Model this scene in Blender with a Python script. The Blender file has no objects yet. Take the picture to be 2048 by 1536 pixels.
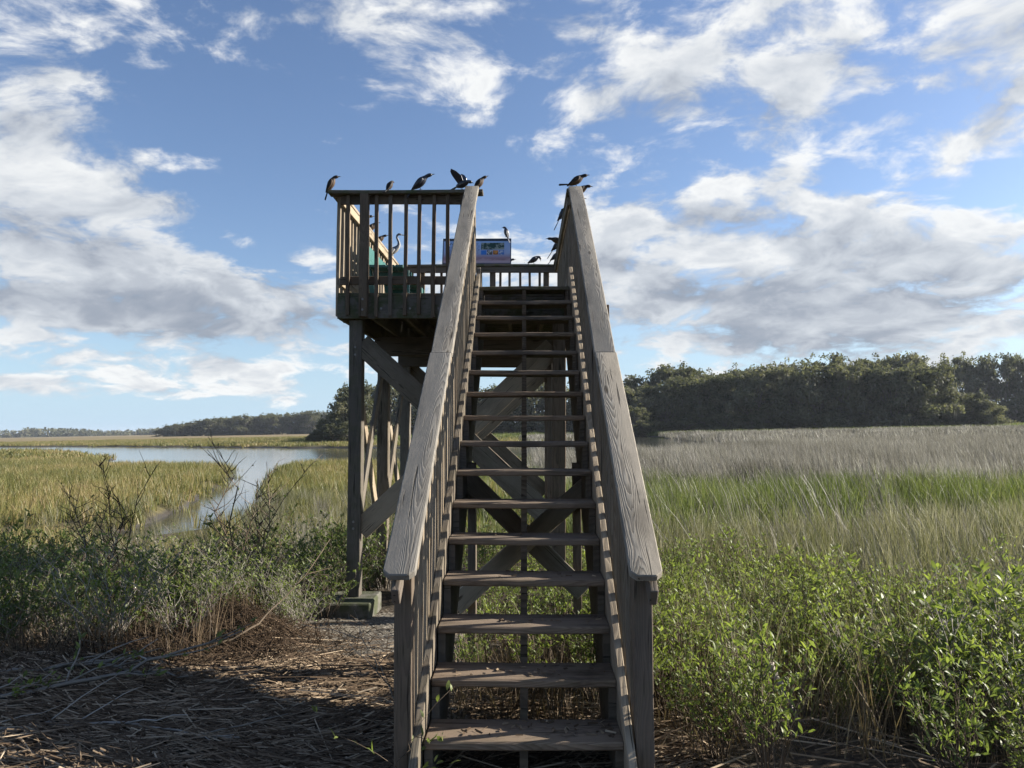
import bpy, bmesh, math, random
import numpy as np
from mathutils import Matrix, Vector, Euler
R_ = math.radians
random.seed(7)
rng = np.random.default_rng(7)
scene = bpy.context.scene
COL = scene.collection

# ------------------------------------------------------------------ camera
EYE = 1.62
cam_d = bpy.data.cameras.new('camera')
cam_d.sensor_width = 36.0
cam_d.lens = 1500.0 / 2048.0 * 36.0
cam_d.clip_start = 0.05
cam_d.clip_end = 6000
cam = bpy.data.objects.new('camera', cam_d)
COL.objects.link(cam)
CAM_R = Matrix.Rotation(R_(.92), 3, 'Z') @ Matrix.Rotation(R_(90 + 3.24), 3, 'X') @ Matrix.Rotation(R_(-1.1), 3, 'Z')
cam.matrix_world = Matrix.Translation((0, 0, EYE)) @ CAM_R.to_4x4()
scene.camera = cam

# ------------------------------------------------------------------ exposure
vs = scene.view_settings
vs.view_transform = 'Standard'
vs.look = 'None'
vs.gamma = 1.0
vs.use_curve_mapping = False
vs.exposure = 1.36
scene.cycles.max_bounces = 6
scene.cycles.transparent_max_bounces = 6
scene.cycles.diffuse_bounces = 3
scene.cycles.glossy_bounces = 2
scene.cycles.transmission_bounces = 4
scene.cycles.caustics_reflective = False
scene.cycles.caustics_refractive = False
scene.cycles.use_denoising = True
scene.cycles.denoising_prefilter = 'ACCURATE'
scene.cycles.denoising_input_passes = 'RGB_ALBEDO_NORMAL'

# ------------------------------------------------------------------ sun
SUN_AZ, SUN_EL = R_(75), R_(23.5)          # azimuth from +Y towards +X
SUN_DIR = Vector((math.sin(SUN_AZ) * math.cos(SUN_EL), math.cos(SUN_AZ) * math.cos(SUN_EL), math.sin(SUN_EL)))
sun_d = bpy.data.lights.new('sun', 'SUN')
sun_d.energy = 5.0
sun_d.angle = R_(0.53)
sun_d.color = (1.0, 0.925, 0.82)
sun = bpy.data.objects.new('sun', sun_d)
COL.objects.link(sun)
sun.rotation_euler = SUN_DIR.to_track_quat('Z', 'Y').to_euler()
sun.location = SUN_DIR * 60

# ------------------------------------------------------------------ node helpers
class S:
    """socket wrapper with arithmetic"""
    def __init__(s, nt, out): s.nt, s.o = nt, out
    def _m(s, op, *a, clamp=False):
        n = s.nt.nodes.new('ShaderNodeMath'); n.operation = op; n.use_clamp = clamp
        for i, v in enumerate((s,) + a):
            if isinstance(v, S): s.nt.links.new(v.o, n.inputs[i])
            else: n.inputs[i].default_value = v
        return S(s.nt, n.outputs[0])
    def __add__(s, b): return s._m('ADD', b)
    def __radd__(s, b): return s._m('ADD', b)
    def __sub__(s, b): return s._m('SUBTRACT', b)
    def __mul__(s, b): return s._m('MULTIPLY', b)
    def __rmul__(s, b): return s._m('MULTIPLY', b)
    def __truediv__(s, b): return s._m('DIVIDE', b)
    def rsub(s, c): return (s * -1.0) + c
    def sq(s): return s * s
    def p(s, e): return s._m('POWER', e)
    def clamp(s): return s._m('ADD', 0.0, clamp=True)
    def ss(s, a, b, lo=0.0, hi=1.0, kind='SMOOTHSTEP'):
        n = s.nt.nodes.new('ShaderNodeMapRange'); n.interpolation_type = kind
        s.nt.links.new(s.o, n.inputs[0])
        n.inputs[1].default_value = a; n.inputs[2].default_value = b
        n.inputs[3].default_value = lo; n.inputs[4].default_value = hi
        return S(s.nt, n.outputs[0])
def comb(nt, x, y, z):
    n = nt.nodes.new('ShaderNodeCombineXYZ')
    for i, v in enumerate((x, y, z)):
        if isinstance(v, S): nt.links.new(v.o, n.inputs[i])
        else: n.inputs[i].default_value = v
    return S(nt, n.outputs[0])
def noise(nt, vec, scale, detail=4, rough=.55, dist=0., out=0):
    n = nt.nodes.new('ShaderNodeTexNoise')
    if vec is not None: nt.links.new(vec.o, n.inputs['Vector'])
    n.inputs['Scale'].default_value = scale
    n.inputs['Detail'].default_value = detail
    n.inputs['Roughness'].default_value = rough
    n.inputs['Distortion'].default_value = dist
    return S(nt, n.outputs[out])
def mixc(nt, f, a, b, mode='MIX'):
    n = nt.nodes.new('ShaderNodeMix'); n.data_type = 'RGBA'; n.blend_type = mode
    def put(sock, v):
        if isinstance(v, S): nt.links.new(v.o, sock)
        elif isinstance(v, (int, float)): sock.default_value = v
        else: sock.default_value = (*v, 1)
    put(n.inputs[0], f); put(n.inputs[6], a); put(n.inputs[7], b)
    return S(nt, n.outputs[2])
def ramp(nt, f, stops):
    n = nt.nodes.new('ShaderNodeValToRGB')
    nt.links.new(f.o, n.inputs[0])
    e = n.color_ramp.elements
    while len(e) < len(stops): e.new(0.5)
    for i, (p_, c) in enumerate(stops):
        e[i].position = p_; e[i].color = (*c, 1)
    return S(nt, n.outputs[0])

# ------------------------------------------------------------------ world: daylight sky with broken cloud
world = bpy.data.worlds.new('World'); scene.world = world
world.use_nodes = True
nt = world.node_tree; nt.nodes.clear()
sky = nt.nodes.new('ShaderNodeTexSky'); sky.sky_type = 'NISHITA'
sky.sun_disc = False; sky.sun_elevation = SUN_EL; sky.sun_rotation = SUN_AZ
sky.altitude = 0; sky.air_density = 1.0; sky.dust_density = 0.6; sky.ozone_density = 2.0
bg_sky = nt.nodes.new('ShaderNodeBackground'); bg_sky.inputs[1].default_value = 0.056
tc = nt.nodes.new('ShaderNodeTexCoord')
sx = nt.nodes.new('ShaderNodeSeparateXYZ'); nt.links.new(tc.outputs['Generated'], sx.inputs[0])
dx, dy, dz = [S(nt, sx.outputs[i]) for i in range(3)]
az = dx._m('ARCTAN2', dy)
el = dz._m('ARCSINE')
# the photograph's cool white balance, and pale blue moist air above the horizon
skyc = mixc(nt, 1.0, S(nt, sky.outputs[0]), (1.02, 1.04, 1.15), 'MULTIPLY')
skyc = mixc(nt, el.ss(-.02, .22, .80, .0), skyc, (3.6, 5.3, 7.0))
nt.links.new(skyc.o, bg_sky.inputs[0])
def dir_of(px, py):
    d = CAM_R @ Vector(((px - 1024) / 1500, -(py - 768) / 1500, -1)); d.normalize()
    return math.atan2(d.x, d.y), math.asin(d.z)
# soft banks of cloud: centre x, y, half axes, tilt (deg), weight
BANKS = [
    (170, 430, 400, 170, 10, .40), (20, 250, 260, 170, 20, .16), (330, 620, 480, 85, 2, .44), (430, 765, 190, 50, 0, .42),
    (50, 765, 170, 45, 0, .36), (60, 120, 240, 110, 25, .12), (1130, 165, 430, 105, 17, .27),
    (1620, 110, 470, 150, 14, .26), (2010, 100, 300, 170, 0, .20), (1540, 420, 420, 85, 8, .33), (1225, 500, 90, 75, 0, .30),
    (1450, 590, 420, 120, 2, .36), (1800, 640, 470, 140, 0, .34), (1960, 285, 140, 70, 0, .22), (640, 50, 260, 100, 20, .13),
    (1090, 360, 100, 45, 10, .16), (890, 320, 100, 45, 25, .16), (950, 520, 220, 75, 0, .24),
    (620, 300, 260, 170, 0, -.22), (1010, 330, 240, 90, 10, -.10), (330, 170, 190, 90, 20, -.16), (150, 838, 520, 36, 0, -.45),
    (1940, 390, 170, 70, 0, -.20), (1720, 300, 90, 60, 0, -.10),
]
azel = comb(nt, az, el, 0.0)
def banks(lst):
  B = None
  for (px, py, a, b, tilt, w) in lst:
    a0, e0 = dir_of(px, py)
    mp = nt.nodes.new('ShaderNodeMapping'); mp.vector_type = 'TEXTURE'
    nt.links.new(azel.o, mp.inputs[0])
    mp.inputs[1].default_value = (a0, e0, 0); mp.inputs[2].default_value = (0, 0, R_(-tilt))
    mp.inputs[3].default_value = (a / 1500. * math.cos(a0) ** 1.5 * 1.75, b / 1500. * math.cos(a0) * 1.75, 1)
    ln_ = nt.nodes.new('ShaderNodeVectorMath'); ln_.operation = 'LENGTH'
    nt.links.new(mp.outputs[0], ln_.inputs[0])
    g = S(nt, ln_.outputs['Value']).ss(0., 1., w, 0.)
    B = g if B is None else B + g
  return B
B = banks(BANKS)
def cloud_coord(x, y, z):
    den = z._m('MAXIMUM', -0.05) + .33
    return comb(nt, x / den, y / den, z * 1.5)
q = cloud_coord(dx, dy, dz)
warp = noise(nt, q, 3.2, 2, .5, 0, 1)
def warped(qq):
    vm = nt.nodes.new('ShaderNodeVectorMath'); vm.operation = 'MULTIPLY_ADD'
    nt.links.new(warp.o, vm.inputs[0]); vm.inputs[1].default_value = (.19, .19, .19); nt.links.new(qq.o, vm.inputs[2])
    return S(nt, vm.outputs[0])
n1 = noise(nt, warped(q), 6.0, 9, .60)
n2 = noise(nt, warped(cloud_coord(dx + .035, dy, dz + .045)), 6.0, 6, .56)
val = (n1 - .5) * 2.0 + B - .215
alpha = val.ss(-.15, .20)
lit = ((n1 - n2) * 3.0 + .64).clamp()
thick = val.ss(.12, .60)
UNDERSIDES = [(290, 510, 420, 70, 8, .24), (330, 640, 520, 60, 2, .28), (1650, 650, 520, 95, 2, .22), (1330, 600, 240, 60, 0, .16), (1640, 190, 260, 60, 12, .14), (1500, 455, 300, 36, 6, .14)]
D = banks(UNDERSIDES)
bright = (lit * .62 + .38) * thick.ss(0, 1, 1.0, .70, 'LINEAR') - D
ccol = ramp(nt, bright, [(0.0, (.25, .30, .38)), (.35, (.37, .41, .48)), (.65, (.62, .66, .71)), (1.0, (.93, .94, .94))])
bg_c = nt.nodes.new('ShaderNodeBackground'); nt.links.new(ccol.o, bg_c.inputs[0]); bg_c.inputs[1].default_value = .41
fac = alpha * el.ss(-.02, .03) * .97
mx = nt.nodes.new('ShaderNodeMixShader')
nt.links.new(fac.o, mx.inputs[0]); nt.links.new(bg_sky.outputs[0], mx.inputs[1]); nt.links.new(bg_c.outputs[0], mx.inputs[2])
wo = nt.nodes.new('ShaderNodeOutputWorld'); nt.links.new(mx.outputs[0], wo.inputs[0])
world.cycles.sampling_method = 'MANUAL'
world.cycles.sample_map_resolution = 512

# ------------------------------------------------------------------ materials
MAT = {}
def new_mat(name):
    m = bpy.data.materials.new(name); m.use_nodes = True
    t = m.node_tree; t.nodes.clear()
    out = t.nodes.new('ShaderNodeOutputMaterial')
    MAT[name] = m
    return m, t, out
def bsdf(t, out, col, rough=.8, spec=.3, bump=None, bstr=.3, bdist=.01):
    b = t.nodes.new('ShaderNodeBsdfPrincipled')
    if isinstance(col, S): t.links.new(col.o, b.inputs['Base Color'])
    else: b.inputs['Base Color'].default_value = (*col, 1)
    if isinstance(rough, S): t.links.new(rough.o, b.inputs['Roughness'])
    else: b.inputs['Roughness'].default_value = rough
    b.inputs['Specular IOR Level'].default_value = spec
    if bump is not None:
        bn = t.nodes.new('ShaderNodeBump'); bn.inputs['Strength'].default_value = bstr; bn.inputs['Distance'].default_value = bdist
        t.links.new(bump.o, bn.inputs['Height']); t.links.new(bn.outputs[0], b.inputs['Normal'])
    t.links.new(b.outputs[0], out.inputs[0])
    return b
def attr(t, name, kind='GEOMETRY', o='Fac'):
    n = t.nodes.new('ShaderNodeAttribute'); n.attribute_name = name; n.attribute_type = kind
    return S(t, n.outputs[o])
def objco(t):
    n = t.nodes.new('ShaderNodeTexCoord'); return S(t, n.outputs['Object'])
def geopos(t):
    n = t.nodes.new('ShaderNodeNewGeometry'); return S(t, n.outputs['Position'])
def orand(t):
    n = t.nodes.new('ShaderNodeObjectInfo'); return S(t, n.outputs['Random'])
def sep(t, v):
    n = t.nodes.new('ShaderNodeSeparateXYZ'); t.links.new(v.o, n.inputs[0])
    return [S(t, n.outputs[i]) for i in range(3)]

def wood(name, light, dark, moss=0.0, ring=95., grain=1.0, stain=.55):
    """plain-sawn weathered board: growth rings about an axis that wanders, length along local X"""
    m, t, out = new_mat(name)
    x, y, z = sep(t, objco(t))
    r = orand(t)
    ox = r * 37.0
    # wandering pith line
    lf = noise(t, comb(t, x * .75 + ox, y * .9, z * .9 + r * 11.), 1.0, 2, .5, 0, 1)
    wx, wy, wz = sep(t, lf)
    fine = noise(t, comb(t, x * 2.2 + ox, y * 14., z * 14. + r * 5.), 1.0, 3, .6)
    yy = y + (wy - .5) * .17 + (r - .5) * .07
    zz = z + (wz - .5) * .09 + .05
    rad = (yy.sq() + zz.sq())._m('SQRT') + (fine - .5) * .011
    saw = (rad * ring)._m('FRACT')
    ringv = saw.ss(.15, .95) * saw.ss(.93, 1.0, 1, 0)
    fib = noise(t, comb(t, x * 6. + ox, y * 260., z * 260.), 1.0, 3, .65)
    crack = noise(t, comb(t, x * 2.2 + ox, y * 70. + r * 9., z * 70.), 1.0, 2, .5)
    ck = crack.ss(.30, .36, 0, 1)
    blot = noise(t, comb(t, x * 2.0 + ox, y * 7., z * 7. + r * 3.), 1.0, 5, .62)
    g = (ringv * .62 * grain + (fib - .5) * .8 + .05).clamp()
    c = mixc(t, g, light, dark)
    c = mixc(t, blot.ss(.45, .72) * stain, c, (dark[0] * .42, dark[1] * .40, dark[2] * .38))
    c = mixc(t, (r * 1.0).ss(.0, 1., .0, .30), c, mixc(t, r._m('FRACT'), (.20, .15, .10), (.17, .17, .165)))
    vo = t.nodes.new('ShaderNodeTexVoronoi'); vo.inputs['Scale'].default_value = 1.0
    t.links.new(comb(t, x * 2.1 + ox, y * 9., z * 9. + r * 7.).o, vo.inputs['Vector'])
    kn = S(t, vo.outputs['Distance']).ss(.07, .13, 1, 0)
    c = mixc(t, kn * .75, c, (dark[0] * .35, dark[1] * .3, dark[2] * .25))
    c = mixc(t, ck.rsub(1.0) * .8, c, (.012, .010, .008))
    if moss > 0:
        gn = t.nodes.new('ShaderNodeNewGeometry')
        _, _, nz = sep(t, S(t, gn.outputs['Normal']))
        mz = noise(t, geopos(t), 9., 5, .65)
        ms = mz.ss(.42, .62) * moss
        c = mixc(t, ms, c, (.060, .072, .028))
    h = ringv * -.5 + fib * .45 + ck * 1.1
    bsdf(t, out, c, .86, .18, h, .55, .004)
    return m
wood('wood_grey', (.19, .16, .122), (.068, .055, .041), 0.12, 230., .8)
wood('wood_tan', (.38, .31, .22), (.17, .13, .088), 0.05, 220., .8)
wood('wood_cap', (.32, .29, .24), (.095, .083, .067), 0.04, 370., 1.05, .50)
wood('wood_deck', (.15, .13, .10), (.06, .05, .038), 0.75, 220.)
wood('wood_brown', (.145, .107, .075), (.058, .041, .029), 0.10, 220., .8)
wood('wood_tread', (.235, .178, .128), (.08, .056, .04), 0.10, 220., .8, .9)
wood('wood_post', (.115, .092, .068), (.042, .033, .025), 0.25, 240., .8)
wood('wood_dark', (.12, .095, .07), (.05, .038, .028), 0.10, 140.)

def simple(name, col, rough=.7, spec=.3, var=.25, scale=30., bstr=.2):
    m, t, out = new_mat(name)
    n = noise(t, objco(t), scale, 4, .6)
    c = mixc(t, n.ss(.3, .7), tuple(v * (1 - var) for v in col), tuple(min(1, v * (1 + var)) for v in col))
    bsdf(t, out, c, rough, spec, n, bstr, .003)
    return m
simple('steel', (.20, .19, .18), .5, .5)
m, t, out = new_mat('concrete')
n = noise(t, objco(t), 14., 6, .65); n_2 = noise(t, objco(t), 90., 3, .6)
c = mixc(t, n.ss(.35, .65), (.15, .145, .125), (.085, .085, .07))
c = mixc(t, noise(t, objco(t), 5., 4, .6).ss(.42, .6) * .75, c, (.055, .066, .03))
bsdf(t, out, c, .95, .1, n_2 + n, .5, .01)
simple('bench_green', (.035, .125, .11), .45, .4, .15, 12.)
simple('sign_frame', (.030, .042, .065), .45, .5)

# ------------------------------------------------------------------ mesh helpers
def np_mesh(name, V, F, attrs=None, smooth=False):
    """V (n,3); F (m,k) constant k"""
    V = np.asarray(V, np.float32); F = np.asarray(F, np.int32)
    me = bpy.data.meshes.new(name)
    k = F.shape[1]
    me.vertices.add(len(V)); me.vertices.foreach_set('co', V.ravel())
    me.loops.add(F.size); me.loops.foreach_set('vertex_index', F.ravel())
    me.polygons.add(len(F))
    me.polygons.foreach_set('loop_start', np.arange(0, F.size, k, dtype=np.int32))
    me.polygons.foreach_set('loop_total', np.full(len(F), k, np.int32))
    if smooth: me.polygons.foreach_set('use_smooth', np.ones(len(F), bool))
    for an, av in (attrs or {}).items():
        at = me.attributes.new(an, 'FLOAT', 'POINT'); at.data.foreach_set('value', np.asarray(av, np.float32))
    me.update(calc_edges=True); me.validate()
    return me
def link(name, me, mat=None, parent=None):
    o = bpy.data.objects.new(name, me); COL.objects.link(o)
    if mat is not None:
        if not len(me.materials): me.materials.append(MAT[mat] if isinstance(mat, str) else mat)
    if parent is not None: o.parent = parent
    return o
def tag(o, label=None, cat=None, group=None, kind=None):
    if label: o['label'] = label
    if cat: o['category'] = cat
    if group: o['group'] = group
    if kind: o['kind'] = kind
    return o
def empty(name, loc=(0, 0, 0), rz=0., sc=1.):
    o = bpy.data.objects.new(name, None); COL.objects.link(o)
    o.empty_display_size = .1
    o.location = loc; o.rotation_euler = (0, 0, rz); o.scale = (sc, sc, sc)
    return o
def dup(root, loc, rz, sc, tilt=(0, 0)):
    r = root.copy(); COL.objects.link(r)
    r.location = loc; r.rotation_euler = (tilt[0], tilt[1], rz); r.scale = (sc, sc, sc) if not hasattr(sc, '__len__') else sc
    for ch in root.children:
        c = ch.copy(); COL.objects.link(c); c.parent = r
        for g in ch.children:
            d = g.copy(); COL.objects.link(d); d.parent = c
    return r
def tubes(paths, sides=4, name='tubes', smooth=True, attrs=True):
    """paths: list of (pts (n,3), radii (n,)) -> V, F(quads), tint"""
    V, F, T = [], [], []
    base = 0
    ang = np.arange(sides) * 2 * math.pi / sides
    for pts, rad in paths:
        pts = np.asarray(pts, float); rad = np.asarray(rad, float)
        n = len(pts)
        d = np.gradient(pts, axis=0); d /= np.linalg.norm(d, axis=1)[:, None] + 1e-9
        ref = np.array([0.31, .17, .93]) if abs(d[0][2]) < .9 else np.array([1., .1, 0])
        a = np.cross(d, ref); a /= np.linalg.norm(a, axis=1)[:, None] + 1e-9
        b = np.cross(d, a)
        ring = pts[:, None, :] + rad[:, None, None] * (a[:, None, :] * np.cos(ang)[None, :, None] + b[:, None, :] * np.sin(ang)[None, :, None])
        V.append(ring.reshape(-1, 3))
        i = np.arange(n - 1)[:, None] * sides + np.arange(sides)[None, :]
        j = np.arange(n - 1)[:, None] * sides + (np.arange(sides)[None, :] + 1) % sides
        F.append(np.stack([i, j, j + sides, i + sides], -1).reshape(-1, 4) + base)
        T.append(np.full(n * sides, random.random()))
        # end cap
        if sides == 4:
            F.append(np.array([[0, 3, 2, 1], [(n - 1) * 4 + k for k in range(4)]]) + base)
        base += n * sides
    return np.concatenate(V), np.concatenate(F), np.concatenate(T)

# ------------------------------------------------------------------ terrain
WATER_Z = -.80
def poly_dist(P, line):
    """distance to a polyline with a width per vertex: returns (dist - halfwidth) minimum"""
    best = np.full(len(P), 1e9)
    for (a, b) in zip(line[:-1], line[1:]):
        A = np.array(a[:2]); Bv = np.array(b[:2]); d = Bv - A
        t_ = np.clip(((P - A) @ d) / (d @ d), 0, 1)
        w = a[2] + (b[2] - a[2]) * t_
        dist = np.linalg.norm(P - (A + t_[:, None] * d), axis=1) - w
        best = np.minimum(best, dist)
    return best
CREEKS = [
    [(-22, 12.5, .9), (-14, 14.3, 1.0), (-10.3, 16.0, 1.1), (-8.3, 18.6, 1.0), (-8.7, 22, .9), (-10.4, 27, .75), (-13.4, 37, .9), (-17.0, 48, 1.6), (-20, 56, 3)],
    [(-150, 172, 12), (-95, 140, 11), (-60, 112, 11), (-38, 92, 13), (-15, 68, 20), (-1, 66, 19), (10, 86, 11), (15, 112, 8), (17, 150, 7)],
    [(-36, 86, 3), (-46, 79, 2.0), (-62, 75, 1.4), (-80, 76, .8)],
    [(-80, 100, .8), (-60, 104, 1.4), (-45, 100, 3)],
]
def vnoise(P, s, seed=0):
    """cheap smooth value noise"""
    rg = np.random.default_rng(seed); tab = rg.random((256, 256))
    q_ = P * s; i = np.floor(q_).astype(int); f = q_ - i; f = f * f * (3 - 2 * f)
    g = lambda a, b: tab[(i[:, 0] + a) & 255, (i[:, 1] + b) & 255]
    return (g(0, 0) * (1 - f[:, 0]) + g(1, 0) * f[:, 0]) * (1 - f[:, 1]) + (g(0, 1) * (1 - f[:, 0]) + g(1, 1) * f[:, 0]) * f[:, 1]
def creek_d(P):
    w = .55 * (vnoise(P, .7, 41) - .5) * 2 + .4 * (vnoise(P, 2.1, 42) - .5) + .5 * np.sin(P[:, 0] * .9 + P[:, 1] * .35) + .35 * np.sin(P[:, 0] * .31 - P[:, 1] * .8)
    return np.min([poly_dist(P, c) for c in CREEKS], axis=0) + w * np.clip(P[:, 1] / 60., .25, 1.3)
def bump2(P, x, y, r, h, ry=None):
    ry = ry or r
    return h * np.exp(-(((P[:, 0] - x) / r) ** 2 + ((P[:, 1] - y) / ry) ** 2))
def ground_h(P):
    P = np.asarray(P, float)
    y = P[:, 1]
    z = np.interp(y, [-40, 0, 3.4, 5.0, 7.4, 9.5, 12, 15, 20], [.1, .05, .0, -.09, -.27, -.36, -.44, -.50, -.52])
    side = np.clip((np.abs(P[:, 0] + .6) - 3.5) / 6., 0, 1)
    z = z - .22 * side * np.clip((12 - y) / 8, 0, 1) * (y > -2)
    z += bump2(P, -2.5, 6.35, .45, .26, .42) + bump2(P, -3.3, 5.6, .9, .12) + bump2(P, -2.0, 4.9, .9, .07) + bump2(P, -4.4, 4.6, 1.2, .13)
    near = np.clip((14 - y) / 6, 0, 1)
    z += near * ((vnoise(P, 1.3, 1) - .5) * .10 + (vnoise(P, 4.5, 2) - .5) * .035)
    path = np.clip(1 - np.maximum(np.abs(P[:, 0] + 1.5) / 1.1, np.abs(y - 6.9) / 1.0), 0, 1)
    z += (vnoise(P, .25, 3) - .5) * .08
    d = creek_d(P)
    k = np.clip((.9 - d) / 1.3, 0, 1); k = k * k * (3 - 2 * k)
    z = z * (1 - k) + (-1.6) * k
    return z
def gz(x, y): return float(ground_h(np.array([[x, y]]))[0])

def stretched(lo, hi, n, core, p=3.2):
    u = np.linspace(-1, 1, n)
    v = np.sign(u) * (np.abs(u) * core + (np.abs(u) ** p) * 1.0)
    v = np.where(u < 0, v / np.abs(v).max() * -lo, v / np.abs(v).max() * hi)
    return v
gx = np.concatenate([-np.geomspace(14, 3500, 60)[::-1], np.linspace(-13.85, 11.85, 170), np.geomspace(12, 3500, 60)])
gy = np.concatenate([-np.geomspace(4, 400, 14)[::-1], np.linspace(-3.5, 30, 200), np.geomspace(30.3, 200, 110), np.geomspace(205, 4000, 30)])
GX, GY = np.meshgrid(gx, gy)
P = np.stack([GX.ravel(), GY.ravel()], 1)
Z = ground_h(P)
nx, ny = len(gx), len(gy)
ii = (np.arange(ny - 1)[:, None] * nx + np.arange(nx - 1)[None, :])
Fq = np.stack([ii, ii + 1, ii + nx + 1, ii + nx], -1).reshape(-1, 4)
m, t, out = new_mat('ground')
pos = geopos(t); px_, py_, pz_ = sep(t, pos)
na = noise(t, pos, 3.0, 5, .6); nb = noise(t, pos, 26., 4, .65); nc = noise(t, pos, 110., 3, .6)
soil = mixc(t, nb.ss(.35, .68), (.030, .023, .016), (.095, .072, .048))
soil = mixc(t, na.ss(.45, .65) * .6, soil, (.05, .043, .026))
shell_m = (px_ + 1.55)._m('ABSOLUTE').ss(.6, 1.7, 1, 0) * (py_ - 6.85)._m('ABSOLUTE').ss(.45, 1.5, 1, 0)
shell_m = (shell_m + (na - .5) * .9).ss(.28, .55)
shellc = mixc(t, nc.ss(.35, .66), (.075, .064, .05), (.26, .235, .19))
c = mixc(t, shell_m, soil, shellc)
far = py_.ss(12., 22.)
marsh = mixc(t, na.ss(.3, .7), (.050, .046, .020), (.10, .085, .036))
far2 = py_.ss(150., 260.)
mn = noise(t, comb(t, px_ * .010, py_ * .03, 0.), 1.0, 4, .55)
marsh2 = mixc(t, mn.ss(.35, .65), (.15, .125, .052), (.20, .145, .072))
marsh = mixc(t, far2, marsh, marsh2)
c = mixc(t, far, c, marsh)
mud = pz_.ss(-.74, -.62, 1, 0)
c = mixc(t, mud, c, (.040, .034, .026))
bsdf(t, out, c, mud.ss(0, 1, .95, .45, 'LINEAR'), .3, nb + nc * .4, .7, .03)
ground = link('ground', np_mesh('ground', np.column_stack([P, Z]), Fq, smooth=True), 'ground')
ground['kind'] = 'structure'

m, t, out = new_mat('creek_water')
pos = geopos(t); px_, py_, pz_ = sep(t, pos)
w1 = noise(t, comb(t, px_ * 1.0, py_ * .7, 0.), 1.6, 4, .6)
bsdf(t, out, (.045, .046, .036), .10, .5, w1, .10, .10)
m2 = bpy.data.meshes.new('water')
m2.from_pydata([(-160, 9, WATER_Z), (30, 9, WATER_Z), (30, 190, WATER_Z), (-160, 190, WATER_Z)], [], [(0, 1, 2, 3)])
water = link('creek_water', m2, 'creek_water'); water['kind'] = 'structure'

# ------------------------------------------------------------------ the tower
LEAN = R_(1.1)                     # the old tower has settled a little out of plumb
MT = Matrix.Translation((0, 0, EYE)) @ Matrix.Rotation(LEAN, 4, 'Y') @ Matrix.Translation((0, 0, -EYE))
tower = empty('observation_tower')
tower.matrix_world = MT
tag(tower, 'weathered timber observation tower with a long open staircase up to a railed deck', 'tower')
_box = {}
def box_mesh(L, w, h, seed=0, bev=.004, seg=None):
    key = (round(L, 3), round(w, 3), round(h, 3), seed, bev)
    if key in _box: return _box[key]
    bm = bmesh.new()
    bmesh.ops.create_cube(bm, size=1)
    bmesh.ops.scale(bm, verts=bm.verts, vec=(L, w, h))
    nseg = seg if seg is not None else max(1, min(9, int(L / .35)))
    lon = [e for e in bm.edges if abs(e.verts[0].co.x - e.verts[1].co.x) > L * .5]
    if nseg > 1: bmesh.ops.subdivide_edges(bm, edges=lon, cuts=nseg - 1, use_grid_fill=True)
    bm.normal_update()
    sharp = [e for e in bm.edges if len(e.link_faces) == 2 and e.calc_face_angle(0) > .8]
    bmesh.ops.bevel(bm, geom=sharp, offset=min(bev, w * .25, h * .25), segments=1, affect='EDGES')
    rg = random.Random(seed * 131 + int(L * 1000))
    ph = [rg.uniform(0, 6.3) for _ in range(4)]
    am = min(.006, L * .0030)
    for v in bm.verts:
        k = v.co.x / L
        v.co.y += am * math.sin(3.1 * k + ph[0]) + rg.uniform(-1, 1) * .0012
        v.co.z += am * .8 * math.sin(4.0 * k + ph[1]) + rg.uniform(-1, 1) * .0006
    me = bpy.data.meshes.new('timber')
    bm.to_mesh(me); bm.free()
    _box[key] = me
    return me
def board(name, p0, p1, w, h, mat, up=(0, 0, 1), bev=.004, parent=tower, seg=None):
    """timber from p0 to p1 (centre line), w across, h along 'up'"""
    p0, p1 = Vector(p0), Vector(p1)
    X = (p1 - p0); L = X.length; X.normalize()
    Zv = Vector(up); Zv = (Zv - X * Zv.dot(X)).normalized()
    Yv = Zv.cross(X)
    me = box_mesh(L, w, h, random.randrange(4), bev, seg)
    o = bpy.data.objects.new(name, me); COL.objects.link(o)
    if not len(me.materials): me.materials.append(None)
    o.material_slots[0].link = 'OBJECT'; o.material_slots[0].material = MAT[mat]
    o.parent = parent
    M3 = Matrix((X, Yv, Zv)).transposed().to_4x4()
    o.matrix_local = Matrix.Translation((p0 + p1) / 2) @ M3
    return o
def vpost(name, x, y, z0, z1, sx, sy, mat, parent=tower, bev=.004):
    return board(name, (x, y, z0), (x, y, z1), sx, sy, mat, up=(0, -1, 0), bev=bev, parent=parent)
def prism(name, prof, x0, x1, mat, parent=tower, bev=.003):
    """profile in the YZ plane extruded along X"""
    bm = bmesh.new()
    a = [bm.verts.new((x0, y, z)) for y, z in prof]; b = [bm.verts.new((x1, y, z)) for y, z in prof]
    bm.faces.new(a[::-1]); bm.faces.new(b)
    n_ = len(prof)
    for i in range(n_): bm.faces.new((a[i], a[(i + 1) % n_], b[(i + 1) % n_], b[i]))
    bmesh.ops.recalc_face_normals(bm, faces=bm.faces)
    me = bpy.data.meshes.new(name); bm.to_mesh(me); bm.free()
    return link(name, me, mat, parent)

RISE, RUN, Y1, Z1 = .1893, .2658, 3.491, .1873
SL = RISE / RUN
def nose(y): return Z1 + SL * (y - Y1)
DECK_Z = Z1 + RISE * 15
YD0, YD1 = 7.84, 11.48             # deck front and back edges
XL, XR = -1.98, .55
CX = -.006
HW = .457
# treads
TREADS = []
for i in range(16):
    y0 = Y1 + RUN * i + random.uniform(-.006, .006); zt = Z1 + RISE * i
    tr = board('tread', (CX - HW, y0 + .139, zt - .019), (CX + HW, y0 + .139 + random.uniform(-.004, .004), zt - .019 + random.uniform(-.003, .003)), .276, .038,
               'wood_tread' if i < 15 else 'wood_deck', bev=.007)
    TREADS.append(tr)
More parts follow.
